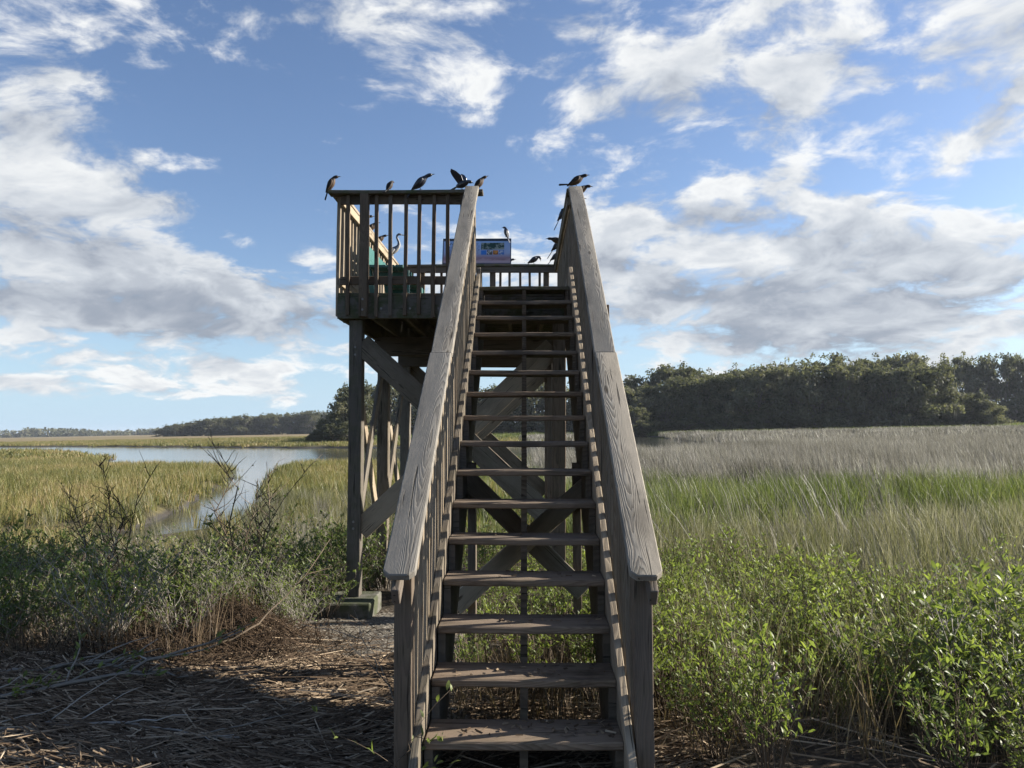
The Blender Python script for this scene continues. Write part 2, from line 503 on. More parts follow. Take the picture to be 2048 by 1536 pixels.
# notched carriages under the treads
def carriage():
    top = []
    for i in range(16):
        y0 = Y1 + RUN * i + .012; zt = Z1 + RISE * i - .0395
        top += [(y0, zt)] if i == 0 else [(y0, zt - RISE), (y0, zt)]
    top += [(YD0 - .01, DECK_Z - .0395)]
    bot = [(YD0 - .01, DECK_Z - .42), (Y1 + .42, -.12), (Y1 + .012, -.12)]
    return top + bot
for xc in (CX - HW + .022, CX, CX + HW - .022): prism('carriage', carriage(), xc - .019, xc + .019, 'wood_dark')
# closed skirt boards at the tread ends
def sloped(name, x, off0, y0, y1, w, h, mat, bev=.004):
    """board that follows the pitch; off0 = centre height above the nosing line"""
    return board(name, (x, y0, nose(y0) + off0), (x, y1, nose(y1) + off0), w, h, mat, bev=bev)
for s in (-1, 1):
    xs = CX + s * (HW + .021)
    sloped('skirt_board', xs, -.105, Y1 - .10, YD0 - .005, .038, .27, 'wood_tan' if s > 0 else 'wood_grey')
CAPS = {}
def cap_z(y): return .977 + .7122 * (y - 3.28)
for s, xc in ((-1, -.545), (1, .522)):
    xb = CX + s * (HW + .042 + .020)
    # newel at the foot and a post at the head of the flight
    vpost('newel_post', CX + s * (HW + .042 + .042), 3.47, -.35, cap_z(3.47) - .062, .080, .086, 'wood_brown')
    vpost('stair_post', CX + s * (HW + .042 + .086), 5.52, nose(5.52) - .30, cap_z(5.52) - .06, .089, .089, 'wood_brown')
    y = 3.62
    while y < 7.72:
        vpost('baluster', xb + random.uniform(-.002, .002), y, nose(y) - .17 + random.uniform(-.02, .02), cap_z(y) - .058, .038, .038, 'wood_tan' if s < 0 else 'wood_grey', bev=.003)
        y += .128 + random.uniform(-.006, .006)
    # sub rail outside the balusters
    xo = xb + s * .041
    board('stair_rail', (xo, 3.30, cap_z(3.30) - .112), (xo, 7.72, cap_z(7.72) - .112), .036, .088, 'wood_brown')
    # the sloping cap in two lengths, its lower end with clipped corners
    yj = 4.86
    CAPS[(s, 1)] = board('handrail_cap', (xc, yj + .003, cap_z(yj) - .0195), (xc, 7.70, cap_z(7.70) - .0195), .140, .038, 'wood_cap', bev=.006)
    ln = math.hypot(yj - 3.285, (yj - 3.285) * SL)
    bm = bmesh.new()
    pr = [(-ln / 2, -.042), (-ln / 2 + .028, -.071), (ln / 2, -.070), (ln / 2, .070), (-ln / 2 + .028, .071), (-ln / 2, .042)]
    lo = [bm.verts.new((a, b, -.019)) for a, b in pr]; hi = [bm.verts.new((a, b, .019)) for a, b in pr]
    bm.faces.new(lo[::-1]); bm.faces.new(hi)
    for i in range(6): bm.faces.new((lo[i], lo[(i + 1) % 6], hi[(i + 1) % 6], hi[i]))
    bmesh.ops.recalc_face_normals(bm, faces=bm.faces)
    bmesh.ops.bevel(bm, geom=bm.edges[:], offset=.005, segments=1, affect='EDGES')
    me = bpy.data.meshes.new('handrail_cap'); bm.to_mesh(me); bm.free()
    o = CAPS[(s, 0)] = link('handrail_cap', me, 'wood_cap', tower)
    mid = Vector((xc + s * .003, (yj + 3.285) / 2, cap_z((yj + 3.285) / 2) - .017))
    X = Vector((0, 1, SL)).normalized(); Zv = Vector((0, -SL, 1)).normalized(); Yv = Zv.cross(X)
    o.matrix_local = Matrix.Translation(mid) @ Matrix((X, Yv, Zv)).transposed().to_4x4()

# deck floor
y = YD0 + .07; k = 0
while y < YD1 - .05:
    board('deck_board', (XL, y, DECK_Z - .019), (XR, y, DECK_Z - .019 + random.uniform(-.002, .002)), .138, .038, 'wood_deck'); y += .1455
RIM_C = DECK_Z - .0395 - .118
board('rim_board', (XL - .002, YD0 + .019, RIM_C), (XR + .002, YD0 + .019, RIM_C), .038, .236, 'wood_deck')
board('rim_board', (XL - .002, YD1 - .019, RIM_C), (XR + .002, YD1 - .019, RIM_C), .038, .236, 'wood_deck')
for x in (XL + .019, XR - .019): board('rim_board', (x, YD0 + .0395, RIM_C), (x, YD1 - .0395, RIM_C), .038, .236, 'wood_grey')
for j in range(1, 7):
    x = XL + j * (XR - XL) / 7
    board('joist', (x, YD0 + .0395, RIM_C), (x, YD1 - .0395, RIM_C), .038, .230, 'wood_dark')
# posts, beams and bracing
PX = (-1.80, .36)
PY = (7.97, 9.52, 11.27)
BEAM_Z = RIM_C - .118 - .12
for yy in PY:
    for x in PX:
        g_ = gz(x, yy)
        bot = -.16 if (x < 0 and yy == PY[0]) else g_ - .25
        vpost('tower_post', x, yy, bot, RIM_C - .119, .14, .14, ('wood_post' if yy == PY[0] else 'wood_grey') if x < 0 else 'wood_brown', bev=.006)
    for dyy in (-.0905, .0905):
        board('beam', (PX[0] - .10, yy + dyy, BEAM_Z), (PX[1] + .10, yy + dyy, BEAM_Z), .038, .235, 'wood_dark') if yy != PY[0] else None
for yy, s in ((PY[0], -1), (PY[2], 1)):
    ya, yb = yy + s * .046, yy + s * .004
    board('brace', (-1.745, ya, 2.50), (.305, ya, .62), .038, .225, 'wood_grey', up=(0, 0, 1))
    board('brace', (-1.745, yb, .52), (.305, yb, 2.46), .038, .225, 'wood_tan', up=(0, 0, 1))
for x, s in ((PX[0], -1), (PX[1], 1)):
    for a, b in ((0, 1), (1, 2)):
        xa, xb = x + s * .040, x - s * .004
        board('brace', (xa, PY[a] + .06, 2.42), (xa, PY[b] - .06, .42), .038, .140, 'wood_tan', up=(0, 0, 1))
        board('brace', (xb, PY[a] + .06, .42), (xb, PY[b] - .06, 2.42), .038, .140, 'wood_grey', up=(0, 0, 1))
# support half way up the flight
for s in (-1, 1):
    vpost('stair_support', CX + s * (HW - .07), 5.60, -.40, nose(5.60) - .34, .06, .089, 'wood_brown')
board('brace', (CX - .43, 5.535, 1.25), (CX + .43, 5.535, .41), .038, .140, 'wood_grey')
board('brace', (CX + .46, 5.495, 1.19), (CX - .50, 5.495, .32), .038, .140, 'wood_tan')
# footing pad
bmp = box_mesh(.62, .60, .20, 3, .015, 4)
pad = link('footing_pad', bmp.copy(), 'concrete', tower); pad.data.materials.clear(); pad.data.materials.append(MAT['concrete'])
pad.matrix_local = Matrix.Translation((-1.86, 7.90, -.258))
for dx_ in (-.06, .055):
    board('bracket', (-1.80 + dx_ * 1.45, 7.90, -.155), (-1.80 + dx_ * 1.45, 7.90, .02), .006, .05, 'steel')

# deck railings
RT = DECK_Z + 1.085                 # top of the cap
def rail_side(axis, fixed, a0, a1, out, mat, cap_mat, posts, step=.152, start=None, cap_ext=(0, 0), skip=()):
    """railing along X or Y; balusters hang outside the rim"""
    def P3(a, off, z): return (a, fixed + out * off, z) if axis == 'x' else (fixed + out * off, a, z)
    up = (0, 0, 1)
    board('railing_cap', P3(a0 - cap_ext[0], .015, RT - .019), P3(a1 + cap_ext[1], .015, RT - .019), .140, .038, cap_mat, up=up, bev=.006)
    board('top_rail', P3(a0, -.021, RT - .0385 - .046), P3(a1, -.021, RT - .0385 - .046), .036, .089, mat, up=up)
    board('bottom_rail', P3(a0, -.021, DECK_Z + .135), P3(a1, -.021, DECK_Z + .135), .036, .089, mat, up=up)
    a = start if start is not None else a0 + .05
    while a < a1 - .01:
        if all(abs(a - p_) > .085 for p_ in posts):
            x, y, z = P3(a + random.uniform(-.004, .004), .020, 0)
            vpost('baluster', x, y, DECK_Z - .245 + random.uniform(-.02, .02), RT - .040, .038, .036, mat, bev=.003)
        a += step
    for p_ in posts:
        x, y, z = P3(p_, .046, 0)
        vpost('railing_post', x, y, DECK_Z - .262, RT - .040, .089, .089, mat, bev=.005)
rail_side('x', YD0, XL + .02, -.64, -1, 'wood_brown', 'wood_deck', (-1.695,), start=-1.872, cap_ext=(.12, .20))
rail_side('x', YD1, XL + .02, XR - .03, 1, 'wood_brown', 'wood_deck', (-1.6, -.5, .33), start=-1.90, cap_ext=(.04, -.02))
rail_side('y', XL, YD0 + .06, YD1 - .06, -1, 'wood_tan', 'wood_tan', (8.9, 10.4), start=YD0 + .10, cap_ext=(-.02, .0))
rail_side('y', XR - .055, YD0 + .06, YD1 - .06, 1, 'wood_grey', 'wood_deck', (7.95, 9.6, 11.2), start=YD0 + .2, cap_ext=(.16, .0))
# bolts through rim and rail posts
bo = bmesh.new()
bmesh.ops.create_cone(bo, cap_ends=True, segments=6, radius1=.013, radius2=.012, depth=.012)
bolt_me = bpy.data.meshes.new('bolt'); bo.to_mesh(bolt_me); bo.free(); bolt_me.materials.append(MAT['steel'])
def bolt(x, y, z, face='-y'):
    o = link('bolt', bolt_me, None, tower)
    o.matrix_local = Matrix.Translation((x, y, z)) @ (Matrix.Rotation(R_(90), 4, 'X') if face == '-y' else Matrix.Rotation(R_(90), 4, 'Y'))
for z in (DECK_Z - .08, DECK_Z - .19): bolt(-1.695, YD0 - .096, z)
for z in (.55, .62, 2.38, 2.46): bolt(-1.80, PY[0] - .072, z)
nb_ = bmesh.new(); bmesh.ops.create_cone(nb_, cap_ends=True, segments=6, radius1=.0055, radius2=.005, depth=.004)
nail_me = bpy.data.meshes.new('nail'); nb_.to_mesh(nail_me); nb_.free()
simple('rust', (.060, .034, .022), .8, .3, .4, 200.)
nail_me.materials.append(MAT['rust'])
for i in range(12):
    for xx in (-.435, 0., .435):
        for dd in (.07, .20):
            o = link('nail', nail_me, None, TREADS[i])
            o.matrix_local = TREADS[i].matrix_local.inverted() @ Matrix.Translation((CX + xx + random.uniform(-.008, .008), Y1 + RUN * i + dd, Z1 + RISE * i + .0015))
for s, xc in ((-1, -.545), (1, .522)):
    for yy in (3.42, 3.45, 4.2, 4.78, 4.93, 5.5, 6.2):
        cp_ = CAPS[(s, int(yy > 4.86))]
        o = link('nail', nail_me, None, cp_)
        o.matrix_local = cp_.matrix_local.inverted() @ Matrix.Translation((xc + random.choice((-.03, .03)), yy, cap_z(yy) + .003)) @ Matrix.Rotation(math.atan(SL), 4, 'X')
xx = -1.51
while xx < -.7:
    bolt(xx, YD0 - .042, DECK_Z - .17); xx += .304

# ------------------------------------------------------------------ plant materials
def leafy(name, stops, trans=.45, rough=.5, spec=.35, glow=1.25, tint='tint', patch=0., warm=.62):
    """leaf / blade: diffuse and translucent, colour spread over single leaves and over plants"""
    m, t, out = new_mat(name)
    a = attr(t, tint); r = orand(t)
    f = (a * .66 + r * .34).clamp()
    if patch:
        x_, y_, z_ = sep(t, geopos(t))
        f = (f + (noise(t, comb(t, x_ * .16, y_ * .07, 0.), 1.0, 4, .6) - .5) * patch).clamp()
    c = ramp(t, f, stops)
    p = t.nodes.new('ShaderNodeBsdfPrincipled')
    t.links.new(c.o, p.inputs['Base Color']); p.inputs['Roughness'].default_value = rough
    p.inputs['Specular IOR Level'].default_value = spec
    tr = t.nodes.new('ShaderNodeBsdfTranslucent')
    c2 = mixc(t, 1.0, c, (glow, glow * 1.05, glow * warm), 'MULTIPLY'); t.links.new(c2.o, tr.inputs[0])
    mxs = t.nodes.new('ShaderNodeMixShader'); mxs.inputs[0].default_value = trans
    t.links.new(p.outputs[0], mxs.inputs[1]); t.links.new(tr.outputs[0], mxs.inputs[2])
    t.links.new(mxs.outputs[0], out.inputs[0])
    return m
leafy('leaf_bright', [(0, (.065, .080, .026)), (.35, (.13, .17, .045)), (.75, (.21, .25, .068)), (1, (.34, .34, .11))], .48)
leafy('leaf_dark', [(0, (.038, .054, .018)), (.45, (.085, .120, .034)), (.8, (.15, .18, .052)), (1, (.26, .24, .085))], .42)
leafy('oak_leaf', [(0, (.046, .052, .032)), (.5, (.098, .102, .062)), (.85, (.165, .160, .105)), (1, (.25, .235, .18))], .40, .7, .15)
leafy('moss_leaf', [(0, (.10, .10, .078)), (1, (.20, .195, .155))], .3, .8, .1)
leafy('needlerush', [(0, (.045, .040, .032)), (.4, (.145, .132, .112)), (.8, (.26, .24, .215)), (1, (.50, .475, .44))], .30, .55, .3, patch=.9, warm=.92)
leafy('cordgrass', [(0, (.045, .055, .020)), (.4, (.092, .118, .034)), (.75, (.145, .165, .055)), (1, (.24, .22, .11))], .40, patch=.9, warm=.70)
leafy('cordgrass_gold', [(0, (.070, .080, .028)), (.4, (.145, .150, .048)), (.75, (.25, .20, .085)), (1, (.32, .235, .135))], .36, patch=1.3, warm=.72)
leafy('mixed_rush', [(0, (.05, .058, .024)), (.4, (.12, .125, .052)), (.7, (.21, .19, .12)), (1, (.42, .39, .33))], .35, patch=.9, warm=.78)
leafy('dry_stalk', [(0, (.075, .055, .036)), (.5, (.165, .12, .075)), (1, (.30, .235, .155))], .15, .6)
leafy('straw', [(0, (.026, .017, .010)), (.35, (.085, .060, .040)), (.70, (.23, .172, .115)), (1, (.46, .37, .26))], .05, .85, .08)
leafy('grey_twig', [(0, (.14, .125, .105)), (.6, (.28, .255, .22)), (1, (.42, .39, .35))], .0, .85, .1)
leafy('brown_twig', [(0, (.038, .028, .020)), (.6, (.105, .080, .056)), (1, (.19, .155, .115))], .0, .8, .15)
simple('oak_bark', (.15, .135, .115), .95, .1, .4, 6., .5)
simple('driftwood', (.30, .27, .235), .9, .15, .35, 18., .5)

# ------------------------------------------------------------------ grass
def blades(n, rad, h, w, lean, curve, seg=3, wind=(0, 0), hvar=.45, seed=0, kink=0.):
    rg = np.random.default_rng(seed)
    a = rg.random(n) * 6.283; r = rad * np.sqrt(rg.random(n))
    b0 = np.stack([r * np.cos(a), r * np.sin(a), np.full(n, -.03)], 1)
    H = h * (1 - hvar * rg.random(n) ** 1.3)
    la = rg.random(n) * 6.283
    ld = np.stack([np.cos(la), np.sin(la)], 1)
    lean_ = lean * (rg.random(n) ** .7)
    cv = curve * rg.random(n) ** 1.5
    wa = rg.random(n) * 6.283
    wd = np.stack([np.cos(wa), np.sin(wa), np.zeros(n)], 1)
    V = []
    ts = np.linspace(0, 1, seg + 1)
    for t_ in ts:
        off = ld * (lean_ * t_ + cv * t_ ** 2.5)[:, None] * H[:, None] + np.array(wind) * (t_ ** 1.6) * H[:, None]
        zz = H * t_ * (1 - .45 * (cv * t_ ** 2))
        c = b0 + np.column_stack([off, zz])
        ww = w * (1 - t_ ** 1.6) * (.6 + .8 * rg.random(n)) * .5
        if t_ < 1: V += [c - wd * ww[:, None], c + wd * ww[:, None]]
        else: V += [c]
    V = np.stack(V, 1)                                    # n, 2*seg+1, 3
    k = 2 * seg + 1
    F = []
    for s_ in range(seg - 1):
        F += [[2 * s_, 2 * s_ + 1, 2 * s_ + 3], [2 * s_, 2 * s_ + 3, 2 * s_ + 2]]
    F += [[2 * seg - 2, 2 * seg - 1, 2 * seg]]
    F = np.array(F)[None] + (np.arange(n) * k)[:, None, None]
    tint = np.repeat(rg.random(n), k)
    return V.reshape(-1, 3), F.reshape(-1, 3), tint
def merge(parts):
    V, F, T, b = [], [], [], 0
    for v, f, t_ in parts:
        V.append(v); F.append(f + b); T.append(t_); b += len(v)
    return np.concatenate(V), np.concatenate(F), np.concatenate(T)
def proto_mesh(name, parts, mat):
    V, F, T = merge(parts) if isinstance(parts, list) else parts
    me = np_mesh(name, V, F, {'tint': T}); me.materials.append(MAT[mat]); return me
def scatter(name, pts, rot, scl, idx, protos, label, cat):
    """one stuff object: instances of a few tufts on given points (geometry nodes)"""
    me = bpy.data.meshes.new(name)
    me.vertices.add(len(pts)); me.vertices.foreach_set('co', np.asarray(pts, np.float32).ravel())
    a = me.attributes.new('rot', 'FLOAT_VECTOR', 'POINT'); a.data.foreach_set('vector', np.asarray(rot, np.float32).ravel())
    a = me.attributes.new('scl', 'FLOAT_VECTOR', 'POINT'); a.data.foreach_set('vector', np.asarray(scl, np.float32).ravel())
    a = me.attributes.new('idx', 'INT', 'POINT'); a.data.foreach_set('value', np.asarray(idx, np.int32))
    me.update()
    o = link(name, me)
    ng = bpy.data.node_groups.new(name, 'GeometryNodeTree')
    ng.interface.new_socket('Geometry', in_out='INPUT', socket_type='NodeSocketGeometry')
    ng.interface.new_socket('Geometry', in_out='OUTPUT', socket_type='NodeSocketGeometry')
    gi = ng.nodes.new('NodeGroupInput'); go = ng.nodes.new('NodeGroupOutput')
    jn = ng.nodes.new('GeometryNodeJoinGeometry')
    def na(nm, ty):
        n = ng.nodes.new('GeometryNodeInputNamedAttribute'); n.data_type = ty; n.inputs[0].default_value = nm
        return n.outputs[0]
    rr, ssn, ix = na('rot', 'FLOAT_VECTOR'), na('scl', 'FLOAT_VECTOR'), na('idx', 'INT')
    e2r = ng.nodes.new('FunctionNodeEulerToRotation'); ng.links.new(rr, e2r.inputs[0])
    for k, pm in enumerate(protos):
        po = bpy.data.objects.new(name + '_tuft', pm)
        cmp = ng.nodes.new('FunctionNodeCompare'); cmp.data_type = 'INT'; cmp.operation = 'EQUAL'
        ng.links.new(ix, cmp.inputs[2]); cmp.inputs[3].default_value = k
        oi = ng.nodes.new('GeometryNodeObjectInfo'); oi.inputs[0].default_value = po; oi.inputs['As Instance'].default_value = True
        ip = ng.nodes.new('GeometryNodeInstanceOnPoints')
        ng.links.new(gi.outputs[0], ip.inputs['Points']); ng.links.new(cmp.outputs[0], ip.inputs['Selection'])
        ng.links.new(oi.outputs['Geometry'], ip.inputs['Instance'])
        ng.links.new(e2r.outputs[0], ip.inputs['Rotation']); ng.links.new(ssn, ip.inputs['Scale'])
        ng.links.new(ip.outputs[0], jn.inputs[0])
    ng.links.new(jn.outputs[0], go.inputs[0])
    md = o.modifiers.new('scatter', 'NODES'); md.node_group = ng
    tag(o, label, cat, None, 'stuff')
    return o
def in_view(P, margin=1.5):
    """keep what the camera sees from about here (and a step aside)"""
    return (P[:, 1] > 2.5) & (np.abs(P[:, 0]) < P[:, 1] * .98 + margin)
def place(P):
    return np.column_stack([P, ground_h(P)])
def rand_pts(x0, x1, y0, y1, dens, rg):
    n = int((x1 - x0) * (y1 - y0) * dens)
    return np.column_stack([rg.uniform(x0, x1, n), rg.uniform(y0, y1, n)])
def do_scatter(name, P, protos, label, cat, smin=.75, smax=1.2, tilt=.08, zs=None, rg=rng, rotz=6.283, rz0=0.):
    n = len(P)
    rot = np.column_stack([rg.normal(0, tilt, n), rg.normal(0, tilt, n), rz0 + (rg.random(n) - .5) * rotz])
    s_ = rg.uniform(smin, smax, n)
    scl = np.column_stack([s_, s_, s_ * (zs if zs is not None else 1)])
    return scatter(name, place(P), rot, scl, rg.integers(0, len(protos), n), protos, label, cat)

# tufts: near, middle and far sizes of each grass
def tufts(nm, mat, h, wind, sizes=(('n', 40, .22, .010), ('m', 44, .46, .024), ('f', 64, 1.4, .085)), lean=.20, curve=.35, k=3):
    out_ = {}
    for key, n, rad, w in sizes:
        out_[key] = [proto_mesh(f'{nm}_{key}{i}', blades(n, rad, h, w, lean, curve, 3 if key != 'f' else 2, wind, seed=hash((nm, key, i)) % 9999 if False else (len(nm) * 97 + ord(key) * 13 + i)), mat) for i in range(k)]
    return out_
T_rush = tufts('rush', 'needlerush', 1.0, (-.13, 0), lean=.26, curve=.12)
T_cord = tufts('cord', 'cordgrass', .95, (-.06, 0), lean=.22, curve=.45)
T_gold = tufts('gold', 'cordgrass_gold', .55, (-.04, 0), lean=.22, curve=.5)
T_mix = tufts('mix', 'mixed_rush', .95, (-.16, 0), lean=.22, curve=.25)

def tower_clear(P):
    stair = (np.abs(P[:, 0]) < .75) & (P[:, 1] < 8)
    path = (P[:, 0] > -3.0) & (P[:, 0] < -.45) & (P[:, 1] < 8.6)
    return ~(stair | path)
def right_region(P):
    """marsh to the right of the creek"""
    cd = creek_d(P)
    return cd > .15
# --- right-hand marsh: distance decides the species (bands run roughly across)
def band(P):   # wavy distance
    return P[:, 1] - .10 * P[:, 0] + (vnoise(P, .12, 11) - .5) * 9 + (vnoise(P, .5, 12) - .5) * 5 + (rng.random(len(P)) - .5) * 5
def gridpick(x0, x1, y0, y1, dens, cond, rg):
    P = rand_pts(x0, x1, y0, y1, dens, rg)
    P = P[in_view(P)]
    return P[cond(P)]
RIGHT = lambda P: (P[:, 0] > -3.0 - .05 * P[:, 1]) & (creek_d(P) > .2)
ditch = [(1.8, 12.6, .40), (4.2, 13.2, .50), (7.5, 14.2, .45), (11, 15.4, .35)]
nd = lambda P: poly_dist(P, ditch) > .15
P = gridpick(-3, 16, 5.4, 13.6, 9.0, lambda P: RIGHT(P) & tower_clear(P) & nd(P) & (vnoise(P, .8, 5) > .22) & (P[:, 0] > 1.0) & (P[:, 1] > 8.6 - 1.5 * np.maximum(0, P[:, 0] - 2.3)), rng)
do_scatter('marsh_rush', P, T_mix['n'], 'tall mixed grey-green rushes between the leafy shrubs and the ditch', 'rushes', .65, 1.05, .10)
P = gridpick(.5, 26, 11.5, 26, 6.0, lambda P: RIGHT(P) & nd(P) & (band(P) > 12.2) & (band(P) < 22.5), rng)
do_scatter('green_cordgrass', P, T_cord['n'] + T_cord['m'], 'band of fresh green cordgrass beyond the ditch', 'grass', .75, 1.05, .08)
P = gridpick(.5, 60, 17, 62, 3.2, lambda P: RIGHT(P) & (band(P) > 20.5) & (vnoise(P, .55, 15) > .20), rng)
P2 = gridpick(.5, 150, 60, 150, .42, lambda P: RIGHT(P) & (P[:, 1] < 128 + .0 * P[:, 0]), rng)
nm_ = len(P)
PP = np.concatenate([P, P2]); n = len(PP)
rot = np.column_stack([rng.normal(0, .07, n), rng.normal(0, .07, n), (rng.random(n) - .5) * 1.2])
s_ = rng.uniform(.8, 1.12, n)
idx = np.concatenate([rng.integers(0, 3, nm_), rng.integers(3, 6, n - nm_)])
scatter('grey_needlerush', place(PP), rot, np.column_stack([s_, s_, s_]), idx, T_rush['m'] + T_rush['f'], 'wide expanse of grey-brown needlerush reaching to the oak wood', 'rushes')
P = gridpick(-40, 150, 126, 172, .30, lambda P: (creek_d(P) > 1), rng)
do_scatter('far_cordgrass', P, T_cord['f'], 'thin strip of green grass along the foot of the oak wood', 'grass', .9, 1.2)
T_spike = [proto_mesh(f'spike{i}', blades(7, .30, 1.25, .014, .30, .10, 3, (-.24, 0), .4, 700 + i), 'needlerush') for i in range(3)]
P = gridpick(1, 34, 9.5, 40, 1.2, lambda P: RIGHT(P) & tower_clear(P) & (vnoise(P, .3, 31) > .35), rng)
do_scatter('bleached_rush_stalks', P, T_spike, 'tall bleached rush stalks leaning above the greener grass', 'rushes', .7, 1.1, .12, rotz=1.0)
# --- behind and under the tower
P = gridpick(-7, 2.2, 12, 72, 3.0, lambda P: (creek_d(P) > .3) & ((P[:, 0] < 1.5) ) & (P[:, 0] > -.16 * P[:, 1] - .5), rng)
do_scatter('bank_cordgrass', P, T_gold['m'] + T_cord['m'][:1], 'green and straw cordgrass on the creek bank behind the tower', 'grass', .6, .95)
# --- left meadow in golden green
P = gridpick(-64, 0, 12.5, 62, 3.0, lambda P: (creek_d(P) > .12) & (P[:, 0] < -.16 * P[:, 1] - .4) & ~((P[:, 0] / P[:, 1] > -.60) & (P[:, 0] / P[:, 1] < -.40) & (P[:, 1] < 16.5)), rng)
P2 = gridpick(-240, 12, 60, 240, .30, lambda P: (creek_d(P) > .8), rng)
nm_ = len(P); PP = np.concatenate([P, P2]); n = len(PP)
rot = np.column_stack([rng.normal(0, .07, n), rng.normal(0, .07, n), (rng.random(n) - .5) * 6.28])
s_ = rng.uniform(.75, 1.1, n)
idx = np.concatenate([rng.integers(0, 3, nm_), rng.integers(3, 6, n - nm_)])
scatter('golden_cordgrass', place(PP), rot, np.column_stack([s_, s_, s_]), idx, T_gold['m'] + T_gold['f'], 'golden green cordgrass meadow on both sides of the creek', 'grass')
# --- dull grey-green fringe on the near creek banks
P = gridpick(-22, -3, 9.5, 24, 5.0, lambda P: (creek_d(P) > .0) & (creek_d(P) < 1.6) & ((P[:, 1] > 16.6) | (rng.random(len(P)) < .12)), rng)
Pn = gridpick(-9.5, -3.2, 10.2, 15.6, 9.0, lambda P: (creek_d(P) > .05), rng)
do_scatter('bank_turf', Pn, T_gold['n'] + T_mix['n'][:2], 'short grey-green turf on the mud between shrubs and creek', 'grass', .30, .55, .2)
Pn = gridpick(-7.5, -1.9, 11.3, 22, 5.0, lambda P: (creek_d(P) > .25) & (P[:, 0] / P[:, 1] > -.385) & (P[:, 0] / P[:, 1] < -.15), rng)
do_scatter('bank_rush', Pn, T_mix['n'] + T_rush['n'][:1], 'grey-olive rushes on the bank between the creek and the tower leg', 'rushes', .55, .85, .16)
do_scatter('creek_fringe', P, T_mix['n'] + T_rush['n'][:1], 'grey and olive rushes fringing the muddy creek edge', 'rushes', .35, .62, .16)

# ------------------------------------------------------------------ straw wrack and shells on the ground
def sticks(P, ang, L, w, rise, lift, seed):
    """flat reed pieces lying on the ground: tent-shaped strips of two quads"""
    rg = np.random.default_rng(seed); n = len(P)
    d = np.stack([np.cos(ang), np.sin(ang)], 1); pr = np.stack([-d[:, 1], d[:, 0]], 1)
    a2 = P - d * L[:, None] / 2; b2 = P + d * L[:, None] / 2
    za, zb = ground_h(a2), ground_h(b2)
    za += lift - rise * .5; zb += lift + rise * .5
    A = np.column_stack([a2, np.maximum(za, ground_h(a2) - .004)]); Bp = np.column_stack([b2, np.maximum(zb, ground_h(b2) + .002)])
    W3 = np.column_stack([pr * w[:, None] / 2, np.zeros(n)]); U = np.array([0, 0, 1.]) * (w * .55)[:, None]
    V = np.stack([A - W3, A + U, A + W3, Bp - W3 * .7, Bp + U * .8, Bp + W3 * .7], 1)
    F = (np.array([[0, 1, 4, 3], [1, 2, 5, 4]])[None] + (np.arange(n) * 6)[:, None, None]).reshape(-1, 4)
    return V.reshape(-1, 3), F, np.repeat(rg.random(n) ** 1.9, 6)
def flow(P):
    return .25 + 1.7 * vnoise(P, .55, 21) - 1.0 + .9 * np.sin((P[:, 0] + 3.0) * 1.1) * .4
rg = np.random.default_rng(33)
P = np.column_stack([rg.uniform(-5.6, .9, 52000), rg.uniform(2.6, 7.2, 52000)])
keep = in_view(P, .6) & (rg.random(len(P)) < np.clip(1.5 - .55 * np.maximum(0, P[:, 1] - 4.6) - .0 * P[:, 0], .10, 1)) & ~((P[:, 0] > -2.0) & (P[:, 1] > 5.9))
P = P[keep]; n = len(P)
ang = flow(P) + rg.normal(0, .42, n)
wr = sticks(P, ang, rg.uniform(.05, .22, n), rg.uniform(.003, .012, n), rg.normal(0, .03, n), rg.random(n) ** 2 * .035, 5)
P = np.column_stack([rg.uniform(-5.2, 2.6, 900), rg.uniform(3.0, 6.3, 900)]); P = P[in_view(P, .5)]; n = len(P)
wl = sticks(P, flow(P) + rg.normal(0, .6, n), rg.uniform(.25, .7, n), rg.uniform(.006, .013, n), rg.normal(0, .06, n), .02 + rg.random(n) * .05, 6)
V, F, T = merge([wr, wl])
o = link('straw_wrack', np_mesh('straw_wrack', V, F, {'tint': T}), 'straw')
tag(o, 'mat of dead brown reed straw washed up beside the stairs', 'straw', None, 'stuff')
# hummock of tangled straw
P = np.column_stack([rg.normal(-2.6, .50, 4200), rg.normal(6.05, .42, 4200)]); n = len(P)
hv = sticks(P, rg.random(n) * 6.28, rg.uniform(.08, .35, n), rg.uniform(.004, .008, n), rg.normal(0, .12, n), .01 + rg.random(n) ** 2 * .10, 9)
o = link('straw_hummock', np_mesh('straw_hummock', hv[0], hv[1], {'tint': hv[2] * .40}), 'straw')  # tint scaled down: the hummock's shade is put into the straw colour
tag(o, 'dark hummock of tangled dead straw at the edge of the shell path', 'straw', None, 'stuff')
# crushed shell
P = np.column_stack([rg.uniform(-2.9, -.4, 7000), rg.uniform(5.4, 8.3, 7000)])
P = P[rg.random(len(P)) < np.exp(-(((P[:, 0] + 1.55) / .95) ** 4 + ((P[:, 1] - 6.85) / 1.05) ** 4))]; n = len(P)
a_ = rg.random(n) * 6.28; s1 = rg.uniform(.008, .024, n)
z0 = ground_h(P) + .004
cc = np.column_stack([P, z0])
Vs = np.stack([cc + np.column_stack([np.cos(a_ + k * 1.57) * s1 * (1 if k % 2 else .6), np.sin(a_ + k * 1.57) * s1 * (1 if k % 2 else .6), rg.uniform(-.002, .008, n)]) for k in range(4)], 1)
Fs = np.arange(n * 4).reshape(-1, 4)
leafy('shell', [(0, (.06, .05, .04)), (.5, (.17, .15, .12)), (1, (.42, .39, .33))], .0, .6, .3)
o = link('crushed_shell', np_mesh('crushed_shell', Vs.reshape(-1, 3), Fs, {'tint': np.repeat(rg.random(n), 4)}), 'shell')
tag(o, 'pale crushed oyster shell on the path beside the footing', 'shells', None, 'stuff')

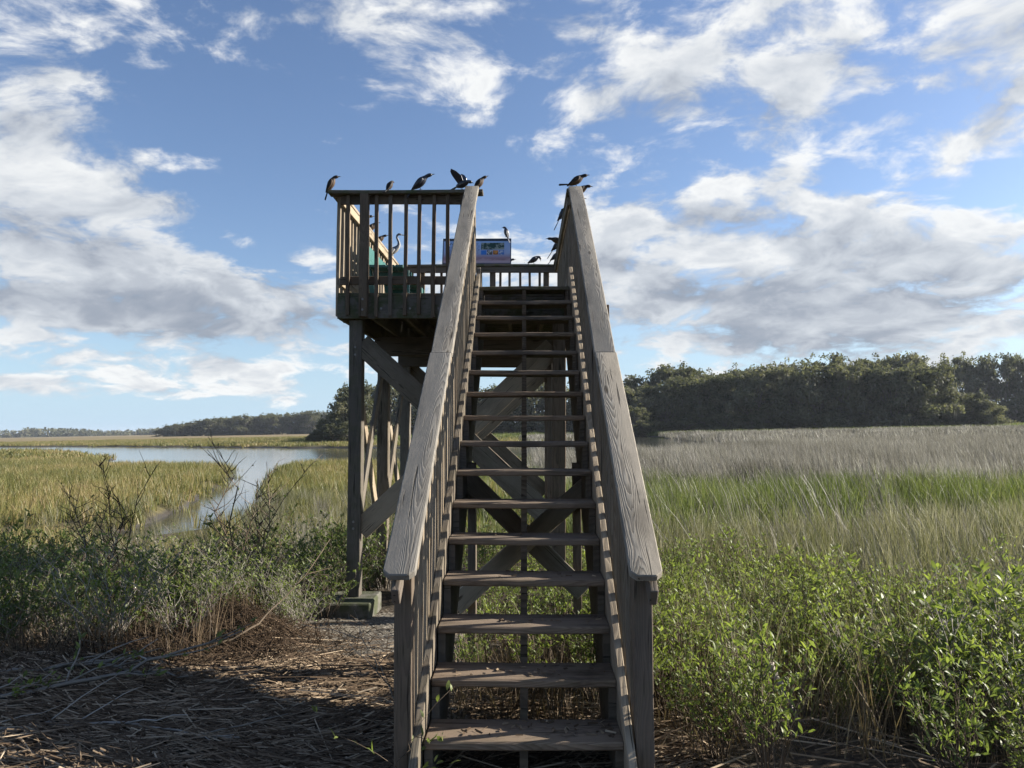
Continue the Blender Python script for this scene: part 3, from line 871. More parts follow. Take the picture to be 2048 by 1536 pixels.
# ------------------------------------------------------------------ shrubs
def leaf_geo(pos, dirv, nrm, L, w, tint):
    """folded lance-shaped leaf: six points, four triangles"""
    dirv = dirv / (np.linalg.norm(dirv, axis=1)[:, None] + 1e-9)
    s3 = np.cross(dirv, nrm); s3 /= np.linalg.norm(s3, axis=1)[:, None] + 1e-9
    up = np.cross(s3, dirv)
    L_, w_ = L[:, None], w[:, None]
    mid = pos + dirv * L_ * .5 - up * L_ * .03
    V = np.stack([pos, pos + dirv * L_ * .38 + s3 * w_ * .5 + up * w_ * .16, pos + dirv * L_ * .72 + s3 * w_ * .40 + up * w_ * .10,
                  pos + dirv * L_ - up * L_ * .10, pos + dirv * L_ * .72 - s3 * w_ * .40 + up * w_ * .10, pos + dirv * L_ * .38 - s3 * w_ * .5 + up * w_ * .16], 1)
    n = len(pos)
    F = np.array([[0, 1, 5], [1, 2, 5], [5, 2, 4], [2, 3, 4]])[None] + (np.arange(n) * 6)[:, None, None]
    return V.reshape(-1, 3), F.reshape(-1, 3), np.repeat(tint, 6)
def shrub_proto(name, seed, h, spread, n_stem, n_br, lpb, leaf_L, leaf_w, leaf_mat, stem_mat, leaf_from=.35, stem_r=.005, bare_top=False, wig=.10):
    """root empty > stems, foliage"""
    rg = np.random.default_rng(seed); random.seed(seed)
    paths, LP, LD = [], [], []
    for k in range(n_stem):
        a = rg.random() * 6.283; sp = spread * rg.random() ** .6
        H = h * rg.uniform(.6, 1.0)
        n = 6
        t_ = np.linspace(0, 1, n)
        base = np.array([math.cos(a), math.sin(a), 0]) * spread * .18 * rg.random()
        wob = rg.normal(0, wig * .35, (n, 2)) * t_[:, None]
        pts = base + np.column_stack([np.cos(a) * sp * t_ ** 1.3 + wob[:, 0] * H, np.sin(a) * sp * t_ ** 1.3 + wob[:, 1] * H, H * t_ - .04])
        paths.append((pts, stem_r * (1 - .75 * t_)))
        for b_ in range(n_br):
            tb = rg.uniform(leaf_from, .98)
            i = min(int(tb * (n - 1)), n - 2); f = tb * (n - 1) - i
            p0 = pts[i] * (1 - f) + pts[i + 1] * f
            aa = rg.random() * 6.283; L = h * rg.uniform(.12, .30) * (1.2 - tb * .6)
            dv = np.array([math.cos(aa) * .75, math.sin(aa) * .75, rg.uniform(.3, 1.0)]); dv /= np.linalg.norm(dv)
            tt = np.linspace(0, 1, 4)
            bp = p0 + dv * (L * tt)[:, None] + rg.normal(0, wig * .12, (4, 3)) * (tt * L)[:, None] * 3
            paths.append((bp, stem_r * .5 * (1 - .7 * tt)))
            if lpb and not (bare_top and tb > .55):
                for q_ in range(lpb):
                    u = rg.uniform(.2, 1.0)
                    j = min(int(u * 3), 2); g = u * 3 - j
                    LP.append(bp[j] * (1 - g) + bp[j + 1] * g)
                    az_ = rg.random() * 6.283
                    LD.append(dv * .55 + np.array([math.cos(az_), math.sin(az_), rg.uniform(-.1, .9)]) * .8)
    V, F, T = tubes(paths, 3)
    F = np.concatenate([F[:, [0, 1, 2]], F[:, [0, 2, 3]]])
    root = empty(name)
    link('stems', np_mesh(name + '_stems', V, F, {'tint': T}), stem_mat, root)
    if LP:
        LP, LD = np.array(LP), np.array(LD); n = len(LP)
        nr = rg.normal(0, .5, (n, 3)) + np.array([0, 0, 1.])
        L = leaf_L * rg.uniform(.55, 1.15, n)
        # leaf tint runs darker low on the plant, lighter towards the top
        tint = np.clip(.15 + .55 * rg.random(n) + .40 * (LP[:, 2] / h - .45), 0, 1)
        lv, lf, lt = leaf_geo(LP, LD, nr, L, leaf_w * L / leaf_L, tint)
        link('foliage', np_mesh(name + '_foliage', lv, lf, {'tint': lt}), leaf_mat, root)
    return root
def plant_all(protos, P, smin, smax, label, cat, group, rg, tilt=.10, sink=.02):
    first = {}
    for i, (x, y) in enumerate(P):
        k = int(rg.integers(0, len(protos)))
        z = gz(x, y) - sink
        sc = float(rg.uniform(smin, smax))
        o = dup(protos[k], (x, y, z), float(rg.random() * 6.283), (sc, sc, sc * float(rg.uniform(.85, 1.15))), (float(rg.normal(0, tilt)), float(rg.normal(0, tilt))))
        tag(o, label, cat, group)
def drop(protos):
    for p_ in protos:
        for c in list(p_.children): bpy.data.objects.remove(c)
        bpy.data.objects.remove(p_)
def poisson(x0, x1, y0, y1, r, cond, rg, tries=4000):
    pts = []
    for _ in range(tries):
        p_ = np.array([rg.uniform(x0, x1), rg.uniform(y0, y1)])
        rr = r(p_) if callable(r) else r
        if cond(p_) and all((p_[0] - q_[0]) ** 2 + (p_[1] - q_[1]) ** 2 > rr * rr for q_ in pts): pts.append(p_)
    return pts
view1 = lambda p_: abs(p_[0]) < p_[1] * .72 + .35
rg = np.random.default_rng(77)
bright = [shrub_proto('marsh_shrub', 100 + i, .80, .30, 17, 5, 7, .052, .014, 'leaf_bright', 'brown_twig', .30) for i in range(4)]
P = poisson(.72, 4.6, 3.25, 8.9, .25, lambda p_: view1(p_) and p_[1] < 8.9 - 1.55 * max(0, p_[0] - 2.1) and not (p_[0] < .85 and p_[1] < 3.6) and not (1.25 < p_[0] < 1.75 and p_[1] < 4.9), rg, 6000)
plant_all(bright, P, .42, 1.0, 'leafy bright green shrub in the thicket on the open marsh side of the stairs', 'shrub', 'green shrubs beside the stairs', rg)
P = poisson(-.42, .75, 4.6, 11.5, .33, lambda p_: True, rg, 2500)
plant_all(bright, P, .45, .80, 'small leafy shrub growing beneath the staircase and deck', 'shrub', 'shrubs beneath the stairs', rg)
drop(bright)
broad = [shrub_proto('broad_leaf_shrub', 140 + i, .95, .36, 14, 5, 6, .068, .023, 'leaf_bright', 'grey_twig', .40, .006) for i in range(3)]
for i, (x, y, s_) in enumerate([(2.35, 4.25, 1.0), (2.75, 4.55, 1.05), (2.9, 4.05, .95), (3.15, 4.9, 1.0), (2.05, 4.75, .85), (2.45, 3.75, .75)]):
    o = dup(broad[i % 3], (x, y, gz(x, y) - .02), i * 1.7, s_)
    tag(o, 'broad leaved yellow green shrub over grey stems at the thicket edge', 'shrub', 'broad leaved shrubs')
drop(broad)
dark = [shrub_proto('creek_shrub', 180 + i, .85, .42, 16, 5, 8, .055, .018, 'leaf_dark', 'brown_twig', .25) for i in range(4)]
P = poisson(-8.5, -2.0, 6.2, 10.6, .44, lambda p_: view1(p_) and creek_d(p_[None])[0] > .9 and not (-.57 < p_[0] / p_[1] < -.40 and p_[1] > 8.3) and not (p_[0] > -2.9 and p_[1] < 7.2) and p_[1] > 6.3 + .12 * (p_[0] + 3), rg, 6000)
P += [np.array(q_) for q_ in ((-4.6, 6.3), (-4.1, 6.0), (-3.6, 6.25), (-3.15, 6.05), (-4.3, 5.6), (-3.75, 5.55), (-5.0, 6.8), (-3.3, 6.7), (-3.9, 6.8), (-2.75, 6.75), (-4.7, 7.3), (-5.2, 7.5), (-3.0, 7.3), (-2.6, 7.2))]
plant_all(dark, P, .65, 1.18, 'dark green leafy shrub on the bank between the straw and the creek', 'shrub', 'shrubs on the creek bank', rg)
P = poisson(-2.0, -.5, 8.6, 12.5, .42, lambda p_: True, rg, 900)
plant_all(dark, P, .55, .95, 'dark green shrub under the deck behind the footing pad', 'shrub', 'shrubs under the deck', rg)
drop(dark)
# twiggy half-dead bushes
twig = [shrub_proto('twiggy_bush', 220 + i, .85, .50, 20, 8, 4, .040, .013, 'leaf_bright', 'grey_twig', .2, .0045, wig=.22) for i in range(3)]
P = [(-2.15, 7.1), (-2.5, 7.6), (-2.9, 8.2), (-3.3, 7.5), (-2.0, 8.6), (-2.6, 9.0), (-3.4, 9.2), (-4.2, 8.4), (-1.75, 9.4), (-5.2, 9.0), (-4.9, 7.2), (-5.6, 7.9), (-3.0, 10.2)] + poisson(-6.6, -2.2, 6.5, 10.2, .62, view1, rg, 600)
P = P + [(-3.9, 5.35), (-4.4, 5.0), (-3.2, 5.7), (-4.9, 5.9), (-3.6, 5.9), (-2.75, 5.95), (-4.2, 6.3), (-3.0, 6.6), (-5.3, 6.6), (-2.05, 6.7), (-2.4, 6.9)]
plant_all(twig, P, .65, 1.15, 'grey twiggy half-bare bush among the creek bank shrubs', 'bush', 'twiggy bushes on the creek bank', rg)
P = [(4.6, 7.0), (5.0, 6.2), (4.1, 6.4), (5.6, 7.4), (3.7, 5.6), (4.3, 5.4)]
plant_all(twig, P, .8, 1.2, 'pale grey tangle of bare twigs beyond the broad leaved shrubs', 'bush', 'bare twig tangles', rg)
drop(twig)
bare = [shrub_proto('bare_shrub', 250 + i, 1.75, .60, 8, 16, 1, .04, .014, 'leaf_dark', 'brown_twig', .15, .010, wig=.16) for i in range(2)]
for i, (x, y, s_, lb) in enumerate([(-2.98, 7.75, 1.12, 'tall bare leaning sapling with knotty twigs in front of the creek'), (-4.25, 7.4, 1.02, 'dead many-branched bush with a few green leaves beside the creek bend')]):
    o = dup(bare[i], (x, y, gz(x, y) - .03), 1.2 + i, s_, (0, .12)); tag(o, lb, 'shrub')
drop(bare)
# rushes and stalks mixed into the thicket
Pd = np.array(poisson(1.0, 4.6, 4.3, 9.0, .42, view1, rg, 2500))
do_scatter('thicket_rush', Pd, T_mix['n'], 'grey-green rush tufts poking through the shrub thicket', 'rushes', .55, .95, .12, rg=rg)
# dry stalks
T_dry = [proto_mesh(f'dry{i}', blades(34, .16, .62, .007, .30, .15, 2, (0, 0), .6, 900 + i), 'dry_stalk') for i in range(3)]
Pd = np.array(poisson(-.45, 3.2, 3.75, 6.2, .24, lambda p_: view1(p_) and not (p_[0] < .75 and p_[1] < 3.9), rg, 5000))
do_scatter('dead_reed_stalks', Pd, T_dry, 'brittle brown reed stalks standing under the shrubs and stairs', 'reeds', .5, 1.0, .2, rg=rg)
Pd = np.array(poisson(-6.8, -2.4, 5.4, 9.0, .22, lambda p_: view1(p_) , rg, 5000))
do_scatter('dry_bank_stalks', Pd, T_dry, 'dry brown stalks poking up through the creek bank shrubs', 'reeds', .5, .95, .25, rg=rg)
T_pale = [proto_mesh(f'pale{i}', blades(16, .25, 1.0, .007, .35, .10, 2, (-.25, 0), .5, 950 + i), 'grey_twig') for i in range(2)]
Pd = np.array(poisson(2.8, 7.8, 5.2, 10.5, .40, view1, rg, 3000))
do_scatter('bleached_stalks', Pd, T_pale, 'bleached leaning stalks between the shrubs and the rushes', 'reeds', .7, 1.15, .2, rg=rg)
# fallen branches and driftwood
def branch(name, pts, r0, mat, label, cat, twigs=6, seed=1, leaves=0):
    rg2 = np.random.default_rng(seed); random.seed(seed)
    pts = np.array(pts, float); t_ = np.linspace(0, 1, 14)
    seg = np.linspace(0, 1, len(pts))
    main = np.column_stack([np.interp(t_, seg, pts[:, k]) for k in range(3)]) + rg2.normal(0, .012, (14, 3)) * (t_ > 0)[:, None]
    paths = [(main, r0 * (1 - .7 * t_))]
    LP, LD = [], []
    for k in range(twigs):
        i = rg2.integers(2, 13); d = main[i] - main[i - 1]; d /= np.linalg.norm(d)
        dv = d + rg2.normal(0, .55, 3); dv[2] = abs(dv[2]) * .5; dv /= np.linalg.norm(dv)
        L = rg2.uniform(.15, .5); tt = np.linspace(0, 1, 5)
        bp = main[i] + dv * (L * tt)[:, None] + rg2.normal(0, .012, (5, 3)) * tt[:, None]
        paths.append((bp, r0 * .4 * (1 - .6 * tt)))
        for q_ in range(leaves):
            LP.append(bp[rg2.integers(1, 5)] + rg2.normal(0, .01, 3)); LD.append(dv + rg2.normal(0, .6, 3) + np.array([0, 0, .5]))
    V, F, T = tubes(paths, 4)
    root = empty(name, tuple(main[0]))
    link('wood', np_mesh(name, V - main[0], F, {'tint': T}, True), mat, root)
    if LP:
        n = len(LP)
        lv = leaf_geo(np.array(LP) - main[0], np.array(LD), rg2.normal(0, .4, (n, 3)) + [0, 0, 1], rg2.uniform(.03, .065, n), rg2.uniform(.012, .02, n), rg2.random(n))
        link('foliage', np_mesh(name + '_leaves', lv[0], lv[1], {'tint': lv[2]}), 'leaf_bright', root)
    tag(root, label, cat)
    return root
def gp(x, y, dz=.02): return (x, y, gz(x, y) + dz)
branch('fallen_branch', [gp(-3.6, 4.2), gp(-2.6, 4.75, .10), gp(-1.95, 5.2, .28)], .019, 'grey_twig', 'pale fallen branch with green leaf sprigs lying on the straw', 'branch', 12, 3, 14)
branch('fallen_branch', [gp(-3.7, 4.7), gp(-2.9, 5.05, .06), gp(-2.2, 4.95, .05)], .018, 'grey_twig', 'long bare bleached branch lying across the straw', 'branch', 9, 4)
branch('fallen_branch', [gp(-3.2, 4.0, .02), gp(-2.3, 4.25, .05), gp(-1.5, 3.95, .03)], .013, 'grey_twig', 'thin forked bleached twig on the straw at the corner', 'branch', 7, 5)
branch('crooked_branch', [gp(-2.75, 5.6, .02), gp(-2.2, 5.8, .12), gp(-2.0, 6.15, .32), gp(-1.75, 6.5, .75)], .013, 'brown_twig', 'crooked dead limb rising from the dark straw hummock', 'branch', 6, 6)
branch('driftwood_log', [gp(1.42, 4.55, .30), gp(1.47, 4.45, .12), gp(1.56, 4.3, -.03)], .030, 'driftwood', 'grey weathered driftwood stick leaning in the reeds by the newel post', 'driftwood', 0, 7)
branch('driftwood_stake', [gp(1.95, 4.75, -.03), gp(1.93, 4.78, .18), gp(1.90, 4.78, .32)], .028, 'driftwood', 'short split driftwood stub standing among dead reeds', 'driftwood', 0, 8)
branch('stair_sprig', [gp(-.62, 3.35, 0), gp(-.60, 3.38, .14), gp(-.50, 3.42, .28)], .004, 'brown_twig', 'small green sprig growing at the foot of the newel post', 'plant', 5, 12, 7)
branch('dry_sprig', [gp(-.72, 4.4, 0), gp(-.86, 4.35, .30), gp(-1.0, 4.4, .52)], .005, 'grey_twig', 'bare pale sprig sticking out beside the stair balusters', 'plant', 7, 14)

rg = np.random.default_rng(91); VV, FF, TT, bs = [], [], [], 0
for i in range(5):
    n = (60, 34, 22, 14, 8)[i]
    for k in range(n):
        c0 = np.array([CX + rg.normal(.08, .24), Y1 + RUN * i + rg.uniform(.06, .25), Z1 + RISE * i + .004]); c0[0] = np.clip(c0[0], -.40, .40)
        a_ = rg.random() * 6.28; L = rg.uniform(.01, .055); w = rg.uniform(.004, .012)
        d = np.array([math.cos(a_), math.sin(a_), 0]); pr_ = np.array([-d[1], d[0], 0])
        q4 = [c0 - d * L / 2 - pr_ * w / 2, c0 + d * L / 2 - pr_ * w / 2, c0 + d * L / 2 + pr_ * w / 2 + [0, 0, .004], c0 - d * L / 2 + pr_ * w / 2 + [0, 0, .006]]
        VV += [tuple(MT @ Vector(v)) for v in q4]; FF.append([bs, bs + 1, bs + 2, bs + 3]); TT += [rg.random() ** 2] * 4; bs += 4
o = link('step_litter', np_mesh('step_litter', VV, FF, {'tint': TT}), 'straw')
tag(o, 'dry leaf and straw crumbs scattered on the lowest steps', 'litter', None, 'stuff')

# ------------------------------------------------------------------ trees
def leaf_cloud(C, Rr, N, size, rg, shell=.55, tint0=.5, flat=.75):
    """irregular little leaf sprays through an ellipsoid lobe"""
    d = rg.normal(0, 1, (N, 3)); d /= np.linalg.norm(d, axis=1)[:, None]
    r = np.where(rg.random(N) < shell, rg.uniform(.78, 1.08, N), rg.random(N) ** .5)
    lump = 1 + .22 * np.sin(d[:, 0] * 5 + C[0]) * np.sin(d[:, 1] * 4 + C[1]) + .15 * np.sin(d[:, 2] * 7 + C[2])
    P = C + d * (r * lump)[:, None] * np.array(Rr)
    nr = d * .8 + rg.normal(0, .7, (N, 3)) + np.array([0, 0, .35]); nr /= np.linalg.norm(nr, axis=1)[:, None]
    a = np.cross(nr, rg.normal(0, 1, (N, 3))); a /= np.linalg.norm(a, axis=1)[:, None]
    b = np.cross(nr, a)
    s = size * rg.uniform(.5, 1.3, N)
    V = np.stack([P - a * s[:, None] * .5 - b * (s * rg.uniform(.1, .5, N))[:, None], P + a * (s * rg.uniform(.2, .6, N))[:, None] - b * s[:, None] * .35,
                  P + a * s[:, None] * .5 + b * (s * rg.uniform(.1, .5, N))[:, None], P - a * (s * rg.uniform(.1, .5, N))[:, None] + b * s[:, None] * .45], 1)
    F = np.arange(N * 4).reshape(-1, 4)
    T = np.clip(tint0 + rg.normal(0, .16, N), 0, 1)
    return V.reshape(-1, 3), F, np.repeat(T, 4)
def tree_proto(name, seed, H, Wd, lobes, per, size, moss=True, low=.12, leaf_mat='oak_leaf'):
    rg = np.random.default_rng(seed); random.seed(seed)
    root = empty(name)
    th = H * .22
    paths = []
    t_ = np.linspace(0, 1, 6)
    trunk = np.column_stack([rg.normal(0, .12, 6) * t_, rg.normal(0, .12, 6) * t_, th * t_ * 1.3 - .5])
    paths.append((trunk, H * .034 * (1.25 - .5 * t_)))
    parts, mparts = [], []
    for k in range(lobes):
        a = 6.283 * (k / lobes) + rg.normal(0, .5)
        u = rg.random()
        z = H * (low + (.93 - low) * u)
        rad = Wd * .5 * math.sqrt(max(.05, 1 - ((z / H - .42) / .60) ** 2)) * rg.uniform(.35, .95)
        C = np.array([math.cos(a) * rad, math.sin(a) * rad, z])
        lr = Wd * rg.uniform(.075, .16)
        Rr = (lr * rg.uniform(.9, 1.3), lr * rg.uniform(.9, 1.3), lr * rg.uniform(.55, .85))
        parts.append(leaf_cloud(C, Rr, per, size, rg, tint0=rg.uniform(.05, .85)))
        mid = np.array([C[0] * .45, C[1] * .45, th + (z - th) * .45 + rg.normal(0, .4)])
        tt = np.linspace(0, 1, 6)[:, None]
        p0 = trunk[rg.integers(3, 6)]
        limb = (1 - tt) ** 2 * p0 + 2 * tt * (1 - tt) * mid + tt ** 2 * C
        paths.append((limb, H * .012 * (1 - .8 * tt[:, 0])))
        if moss and rg.random() < .75:
            n = per // 7
            d = rg.normal(0, 1, (n, 3)); d /= np.linalg.norm(d, axis=1)[:, None]; d[:, 2] = -np.abs(d[:, 2]) * .7
            P = C + d * np.array(Rr)
            wd = rg.uniform(.08, .22, n) * size * 2.2; L = rg.uniform(.5, 1.7, n)
            aa = rg.random(n) * 6.283; wv = np.stack([np.cos(aa), np.sin(aa), np.zeros(n)], 1) * wd[:, None] * .5
            dn = np.column_stack([rg.normal(0, .08, (n, 2)), -L])
            V = np.stack([P - wv, P + wv, P + dn + wv * .35, P + dn - wv * .35], 1)
            mparts.append((V.reshape(-1, 3), np.arange(n * 4).reshape(-1, 4), np.repeat(rg.random(n), 4)))
    # airy sprays breaking the outline
    for k in range(lobes):
        a = rg.random() * 6.283; z = H * rg.uniform(.55, 1.02); rad = Wd * .5 * rg.uniform(.2, 1.0) * (1.15 - .7 * max(0, z / H - .45))
        parts.append(leaf_cloud(np.array([math.cos(a) * rad, math.sin(a) * rad, z]), (Wd * .07, Wd * .07, Wd * .05), per // 8, size * .8, rg, .2, .6))
    V, F, T = tubes(paths, 5)
    link('trunk', np_mesh(name + '_trunk', V, F, {'tint': T}, True), 'oak_bark', root)
    V, F, T = merge(parts)
    link('crown', np_mesh(name + '_crown', V, F, {'tint': T}), leaf_mat, root)
    if mparts:
        V, F, T = merge(mparts)
        link('hanging_moss', np_mesh(name + '_moss', V, F, {'tint': T}), 'moss_leaf', root)['kind'] = 'stuff'
    return root
oaks = [tree_proto('live_oak', 300 + i, 14., 13., 38, 190, .50, True, .06) for i in range(5)]
def px_ground(px, d): 
    """point of the marsh in the direction of picture column px at distance d"""
    az_, _ = dir_of(px, 850)
    return math.tan(az_) * d, d
rg = np.random.default_rng(5)
def grow(lst, label, cat, group, protos, zoff=-.3):
    for i, (px, d, h, w) in enumerate(lst):
        x, y = px_ground(px, d)
        k = int(rg.integers(0, len(protos)))
        o = dup(protos[k], (x, y, max(gz(x, y), -.6) + zoff), float(rg.random() * 6.283), (w / 13., w / 13., h / 14.))
        tag(o, label, cat, group)
front = []
hts = {1235: 10.5, 1350: 13.0, 1440: 12.6, 1500: 13.0, 1590: 14.4, 1700: 14.0, 1800: 14.2, 1900: 14.2, 2000: 12.5, 2200: 13}
for px in np.arange(1225, 1905, 46):
    h = np.interp(px, list(hts), list(hts.values())) * rg.uniform(.86, 1.0)
    front.append((px + rg.uniform(-12, 12), 152 - (px - 1240) * .012 + rg.uniform(-3, 3), h, rg.uniform(10, 13)))
grow(front, 'moss-hung live oak in the front rank of the wood across the rushes', 'tree', 'front rank of the oak wood', oaks)
back = []
for px in np.arange(1235, 2640, 52):
    h = np.interp(px, list(hts), list(hts.values())) * rg.uniform(.98, 1.12)
    back.append((px + rg.uniform(-15, 15), (168 if px < 1880 else 200) + rg.uniform(-4, 6), h * (1.08 if px < 1880 else 1.36), rg.uniform(11, 14)))
grow(back, 'taller dark oak rising behind the front rank of the wood', 'tree', 'rear rank of the oak wood', oaks)
low = [(px + rg.uniform(-9, 9), 144 + rg.uniform(-1.5, 2), rg.uniform(3.0, 6.2), rg.uniform(6, 9)) for px in np.arange(1232, 1990, 44)] + [(1930, 146, 7.5, 9), (1968, 147, 5.0, 8)]
grow(low, 'low spreading oak bough thicket at the foot of the wood', 'tree', 'undergrowth at the foot of the wood', oaks)
low2 = [(px, 192 + rg.uniform(-2, 2), rg.uniform(5, 9), 9) for px in np.arange(1985, 2640, 44)]
grow(low2, 'shadowed undergrowth tree below the far corner of the wood', 'tree', 'undergrowth at the far corner', oaks)
behind = [(px + rg.uniform(-10, 10), 172 + rg.uniform(-6, 6), rg.uniform(11.0, 13.4), rg.uniform(10, 13)) for px in np.arange(745, 1225, 48)]
behind += [(px, 163, rg.uniform(4, 7), 8) for px in np.arange(730, 1225, 50)]
grow(behind, 'dark oak of the wood standing directly behind the tower', 'tree', 'oaks behind the tower', oaks)
point = [(696, 128, 8.8, 7.0), (670, 130, 5.6, 6.0), (652, 127, 3.6, 5.0), (716, 131, 10.5, 8), (676, 124, 3.4, 5), (634, 126, 2.0, 4.0), (705, 122, 3.8, 5)]
grow(point, 'dark tree on the creek point beyond the tower post', 'tree', 'trees on the creek point', oaks)
hd = {325: 4.0, 345: 7.5, 400: 10.5, 480: 12.4, 640: 13.6}
isl = []
for px in np.arange(330, 665, 13):
    h = np.interp(px, list(hd), list(hd.values()))
    isl.append((px + rg.uniform(-4, 4), 452 + rg.uniform(-8, 14), h * rg.uniform(.9, 1.06), rg.uniform(12, 16)))
grow(isl, 'round-crowned tree on the low wooded island across the meadow', 'tree', 'trees of the wooded island', oaks)
drop(oaks)
# far shore: one dark mass
parts = []
for k in range(190):
    px = rg.uniform(-260, 700); x, y = px_ground(px, 1010 + rg.uniform(-20, 60))
    h = rg.uniform(5, 8.5) + 2.5 * math.sin(px * .02)
    parts.append(leaf_cloud(np.array([x, y, h * .35]), (rg.uniform(8, 15), 10, h * .8), 90, 3.2, rg, .8, rg.uniform(.2, .7)))
V, F, T = merge(parts)
o = link('far_woodland', np_mesh('far_woodland', V, F, {'tint': T}), 'oak_leaf')
tag(o, 'thin distant line of woodland along the horizon', 'woodland', None, 'stuff')

# ------------------------------------------------------------------ green bench on the deck
def tw(p): return MT @ Vector(p)
bench = empty('green_bench'); bench.matrix_world = MT
tag(bench, 'green slatted bench set against the sunlit side railing on the deck', 'bench')
by0, by1 = 8.28, 9.72
for k in range(3):
    board('backrest_slat', (-1.79 - .022 * k + .02, by0, DECK_Z + .44 + .098 * k), (-1.79 - .022 * k + .02, by1, DECK_Z + .44 + .098 * k), .032, .088, 'bench_green', parent=bench)
for k in range(4):
    board('seat_slat', (-1.70 + .098 * k, by0, DECK_Z + .385), (-1.70 + .098 * k, by1, DECK_Z + .385), .09, .032, 'bench_green', parent=bench)
for y in (by0 + .18, by1 - .18):
    board('leg', (-1.34, y, DECK_Z + .001), (-1.34, y, DECK_Z + .368), .05, .07, 'bench_green', up=(0, 1, 0), parent=bench)
    board('leg', (-1.72, y, DECK_Z + .001), (-1.83, y, DECK_Z + .70), .05, .07, 'bench_green', up=(0, 1, 0), parent=bench)
    board('seat_bearer', (-1.74, y + .062, DECK_Z + .330), (-1.30, y + .062, DECK_Z + .330), .04, .06, 'bench_green', parent=bench)

# ------------------------------------------------------------------ interpretive sign on the back rail
sign = empty('interpretive_sign')
SW, SH = 1.07, .45
SM = MT @ Matrix.Translation((-.745, YD1 + .0, RT + .012)) @ Matrix.Rotation(R_(-17), 4, 'X')
sign.matrix_world = SM
tag(sign, 'blue nature sign with a dark header and five small pictures on the back rail', 'sign')
def sbox(name, x0, x1, z0, z1, y0, y1, mat, parent=sign):
    bm = bmesh.new(); bmesh.ops.create_cube(bm, size=1)
    bmesh.ops.scale(bm, verts=bm.verts, vec=(x1 - x0, y1 - y0, z1 - z0)); bmesh.ops.translate(bm, verts=bm.verts, vec=((x0 + x1) / 2, (y0 + y1) / 2, (z0 + z1) / 2))
    me = bpy.data.meshes.new(name); bm.to_mesh(me); bm.free()
    return link(name, me, mat, parent)
m, t, out = new_mat('sign_print')
x, y, z = sep(t, objco(t))
nn = noise(t, comb(t, x * 3.2, 0., z * 9.), 1.0, 5, .6)
c = ramp(t, z / SH, [(0.02, (.05, .04, .05)), (.10, (.33, .30, .36)), (.14, (.20, .11, .13)), (.26, (.27, .18, .22)), (.42, (.30, .35, .52)), (1.0, (.29, .45, .74))])
c = mixc(t, (nn + (z / SH).ss(.12, .38, .12, -.25, 'LINEAR')).ss(.46, .60) * .7, c, (.42, .29, .32))
bsdf(t, out, c, .35, .4)
def picmat(name, c1, c2, sc, thr=.5):
    m, t, out = new_mat(name)
    n_ = noise(t, objco(t), sc, 4, .6); bsdf(t, out, mixc(t, n_.ss(thr - .06, thr + .06), c1, c2), .35, .4)
picmat('pic_marsh', (.015, .045, .035), (.24, .27, .24), 14., .53)
picmat('pic_sea', (.03, .16, .50), (.55, .70, .85), 22., .62)
picmat('pic_birds', (.015, .016, .018), (.60, .58, .54), 40., .58)
picmat('pic_sunset', (.55, .22, .04), (.16, .06, .02), 30., .55)
picmat('pic_surf', (.05, .14, .40), (.40, .44, .52), 26., .56)
simple('sign_ink', (.05, .07, .13), .5, .3)
hw = SW / 2
panel = sbox('panel', -hw + .012, hw - .012, .012, SH - .045, -.006, .010, 'sign_print')
sbox('header', -hw + .012, hw - .012, SH - .0445, SH - .012, -.007, .010, 'sign_frame')
for a_, b_, c_, d_ in ((-hw, -hw + .0115, 0, SH), (hw - .0115, hw, 0, SH)): sbox('frame', a_, b_, c_, d_, -.012, .016, 'sign_frame')
for c_, d_ in ((0, .0115), (SH - .0115, SH)): sbox('frame', -hw + .012, hw - .012, c_, d_, -.012, .016, 'sign_frame')
sbox('picture', .065, .425, .255, .375, -.010, -.0062, 'pic_marsh', panel)
for k, mm in enumerate(('pic_sea', 'pic_birds', 'pic_sunset', 'pic_surf')):
    sbox('picture', .065 + .0925 * k, .065 + .0925 * k + .0815, .165, .240, -.010, -.0062, mm, panel)
rr_ = random.Random(4)
for row, (zz, hh, x0, x1) in enumerate([(.365, .013, -.46, -.19), (.338, .013, -.46, -.22)] + [(.300 - .020 * k, .005, -.46, -.25 + .02 * (k % 3)) for k in range(8)] + [(.365 - .022 * k, .005, -.14, .02) for k in range(9)]):
    xx = x0
    while xx < x1:
        wl_ = rr_.uniform(.018, .05) * (1.3 if hh > .01 else .8)
        sbox('text_line', xx, min(xx + wl_, x1 + .02), zz, zz + hh, -.0072, -.0062, 'sign_ink', panel); xx += wl_ + .009
for xx in (-.38, .38): sbox('bracket', xx - .02, xx + .02, -.06, .20, .0165, .035, 'steel')

# ------------------------------------------------------------------ birds
m, t, out = new_mat('feather_black')
lw = t.nodes.new('ShaderNodeLayerWeight'); lw.inputs[0].default_value = .4
c = mixc(t, S(t, lw.outputs['Facing']), (.012, .012, .017), (.020, .028, .055))  # bluish sheen painted into the base colour at glancing angles
bsdf(t, out, c, .38, .5, noise(t, objco(t), 160., 2, .5), .15, .002)
m, t, out = new_mat('feather_brown')
a = attr(t, 'belly'); nn = noise(t, objco(t), 90., 3, .6)
c = mixc(t, (a + (nn - .5) * .3).ss(.55, 1.0), (.013, .011, .010), (.075, .046, .026))
bsdf(t, out, c, .65, .25, nn, .2, .002)
m, t, out = new_mat('feather_slate')
a = attr(t, 'belly'); nn = noise(t, objco(t), 60., 3, .6)
c = mixc(t, a.ss(.7, .98), mixc(t, nn, (.06, .075, .10), (.11, .125, .155)), (.36, .34, .30))
bsdf(t, out, c, .6, .25, nn, .2, .003)
simple('bill_dark', (.018, .017, .017), .35, .5)
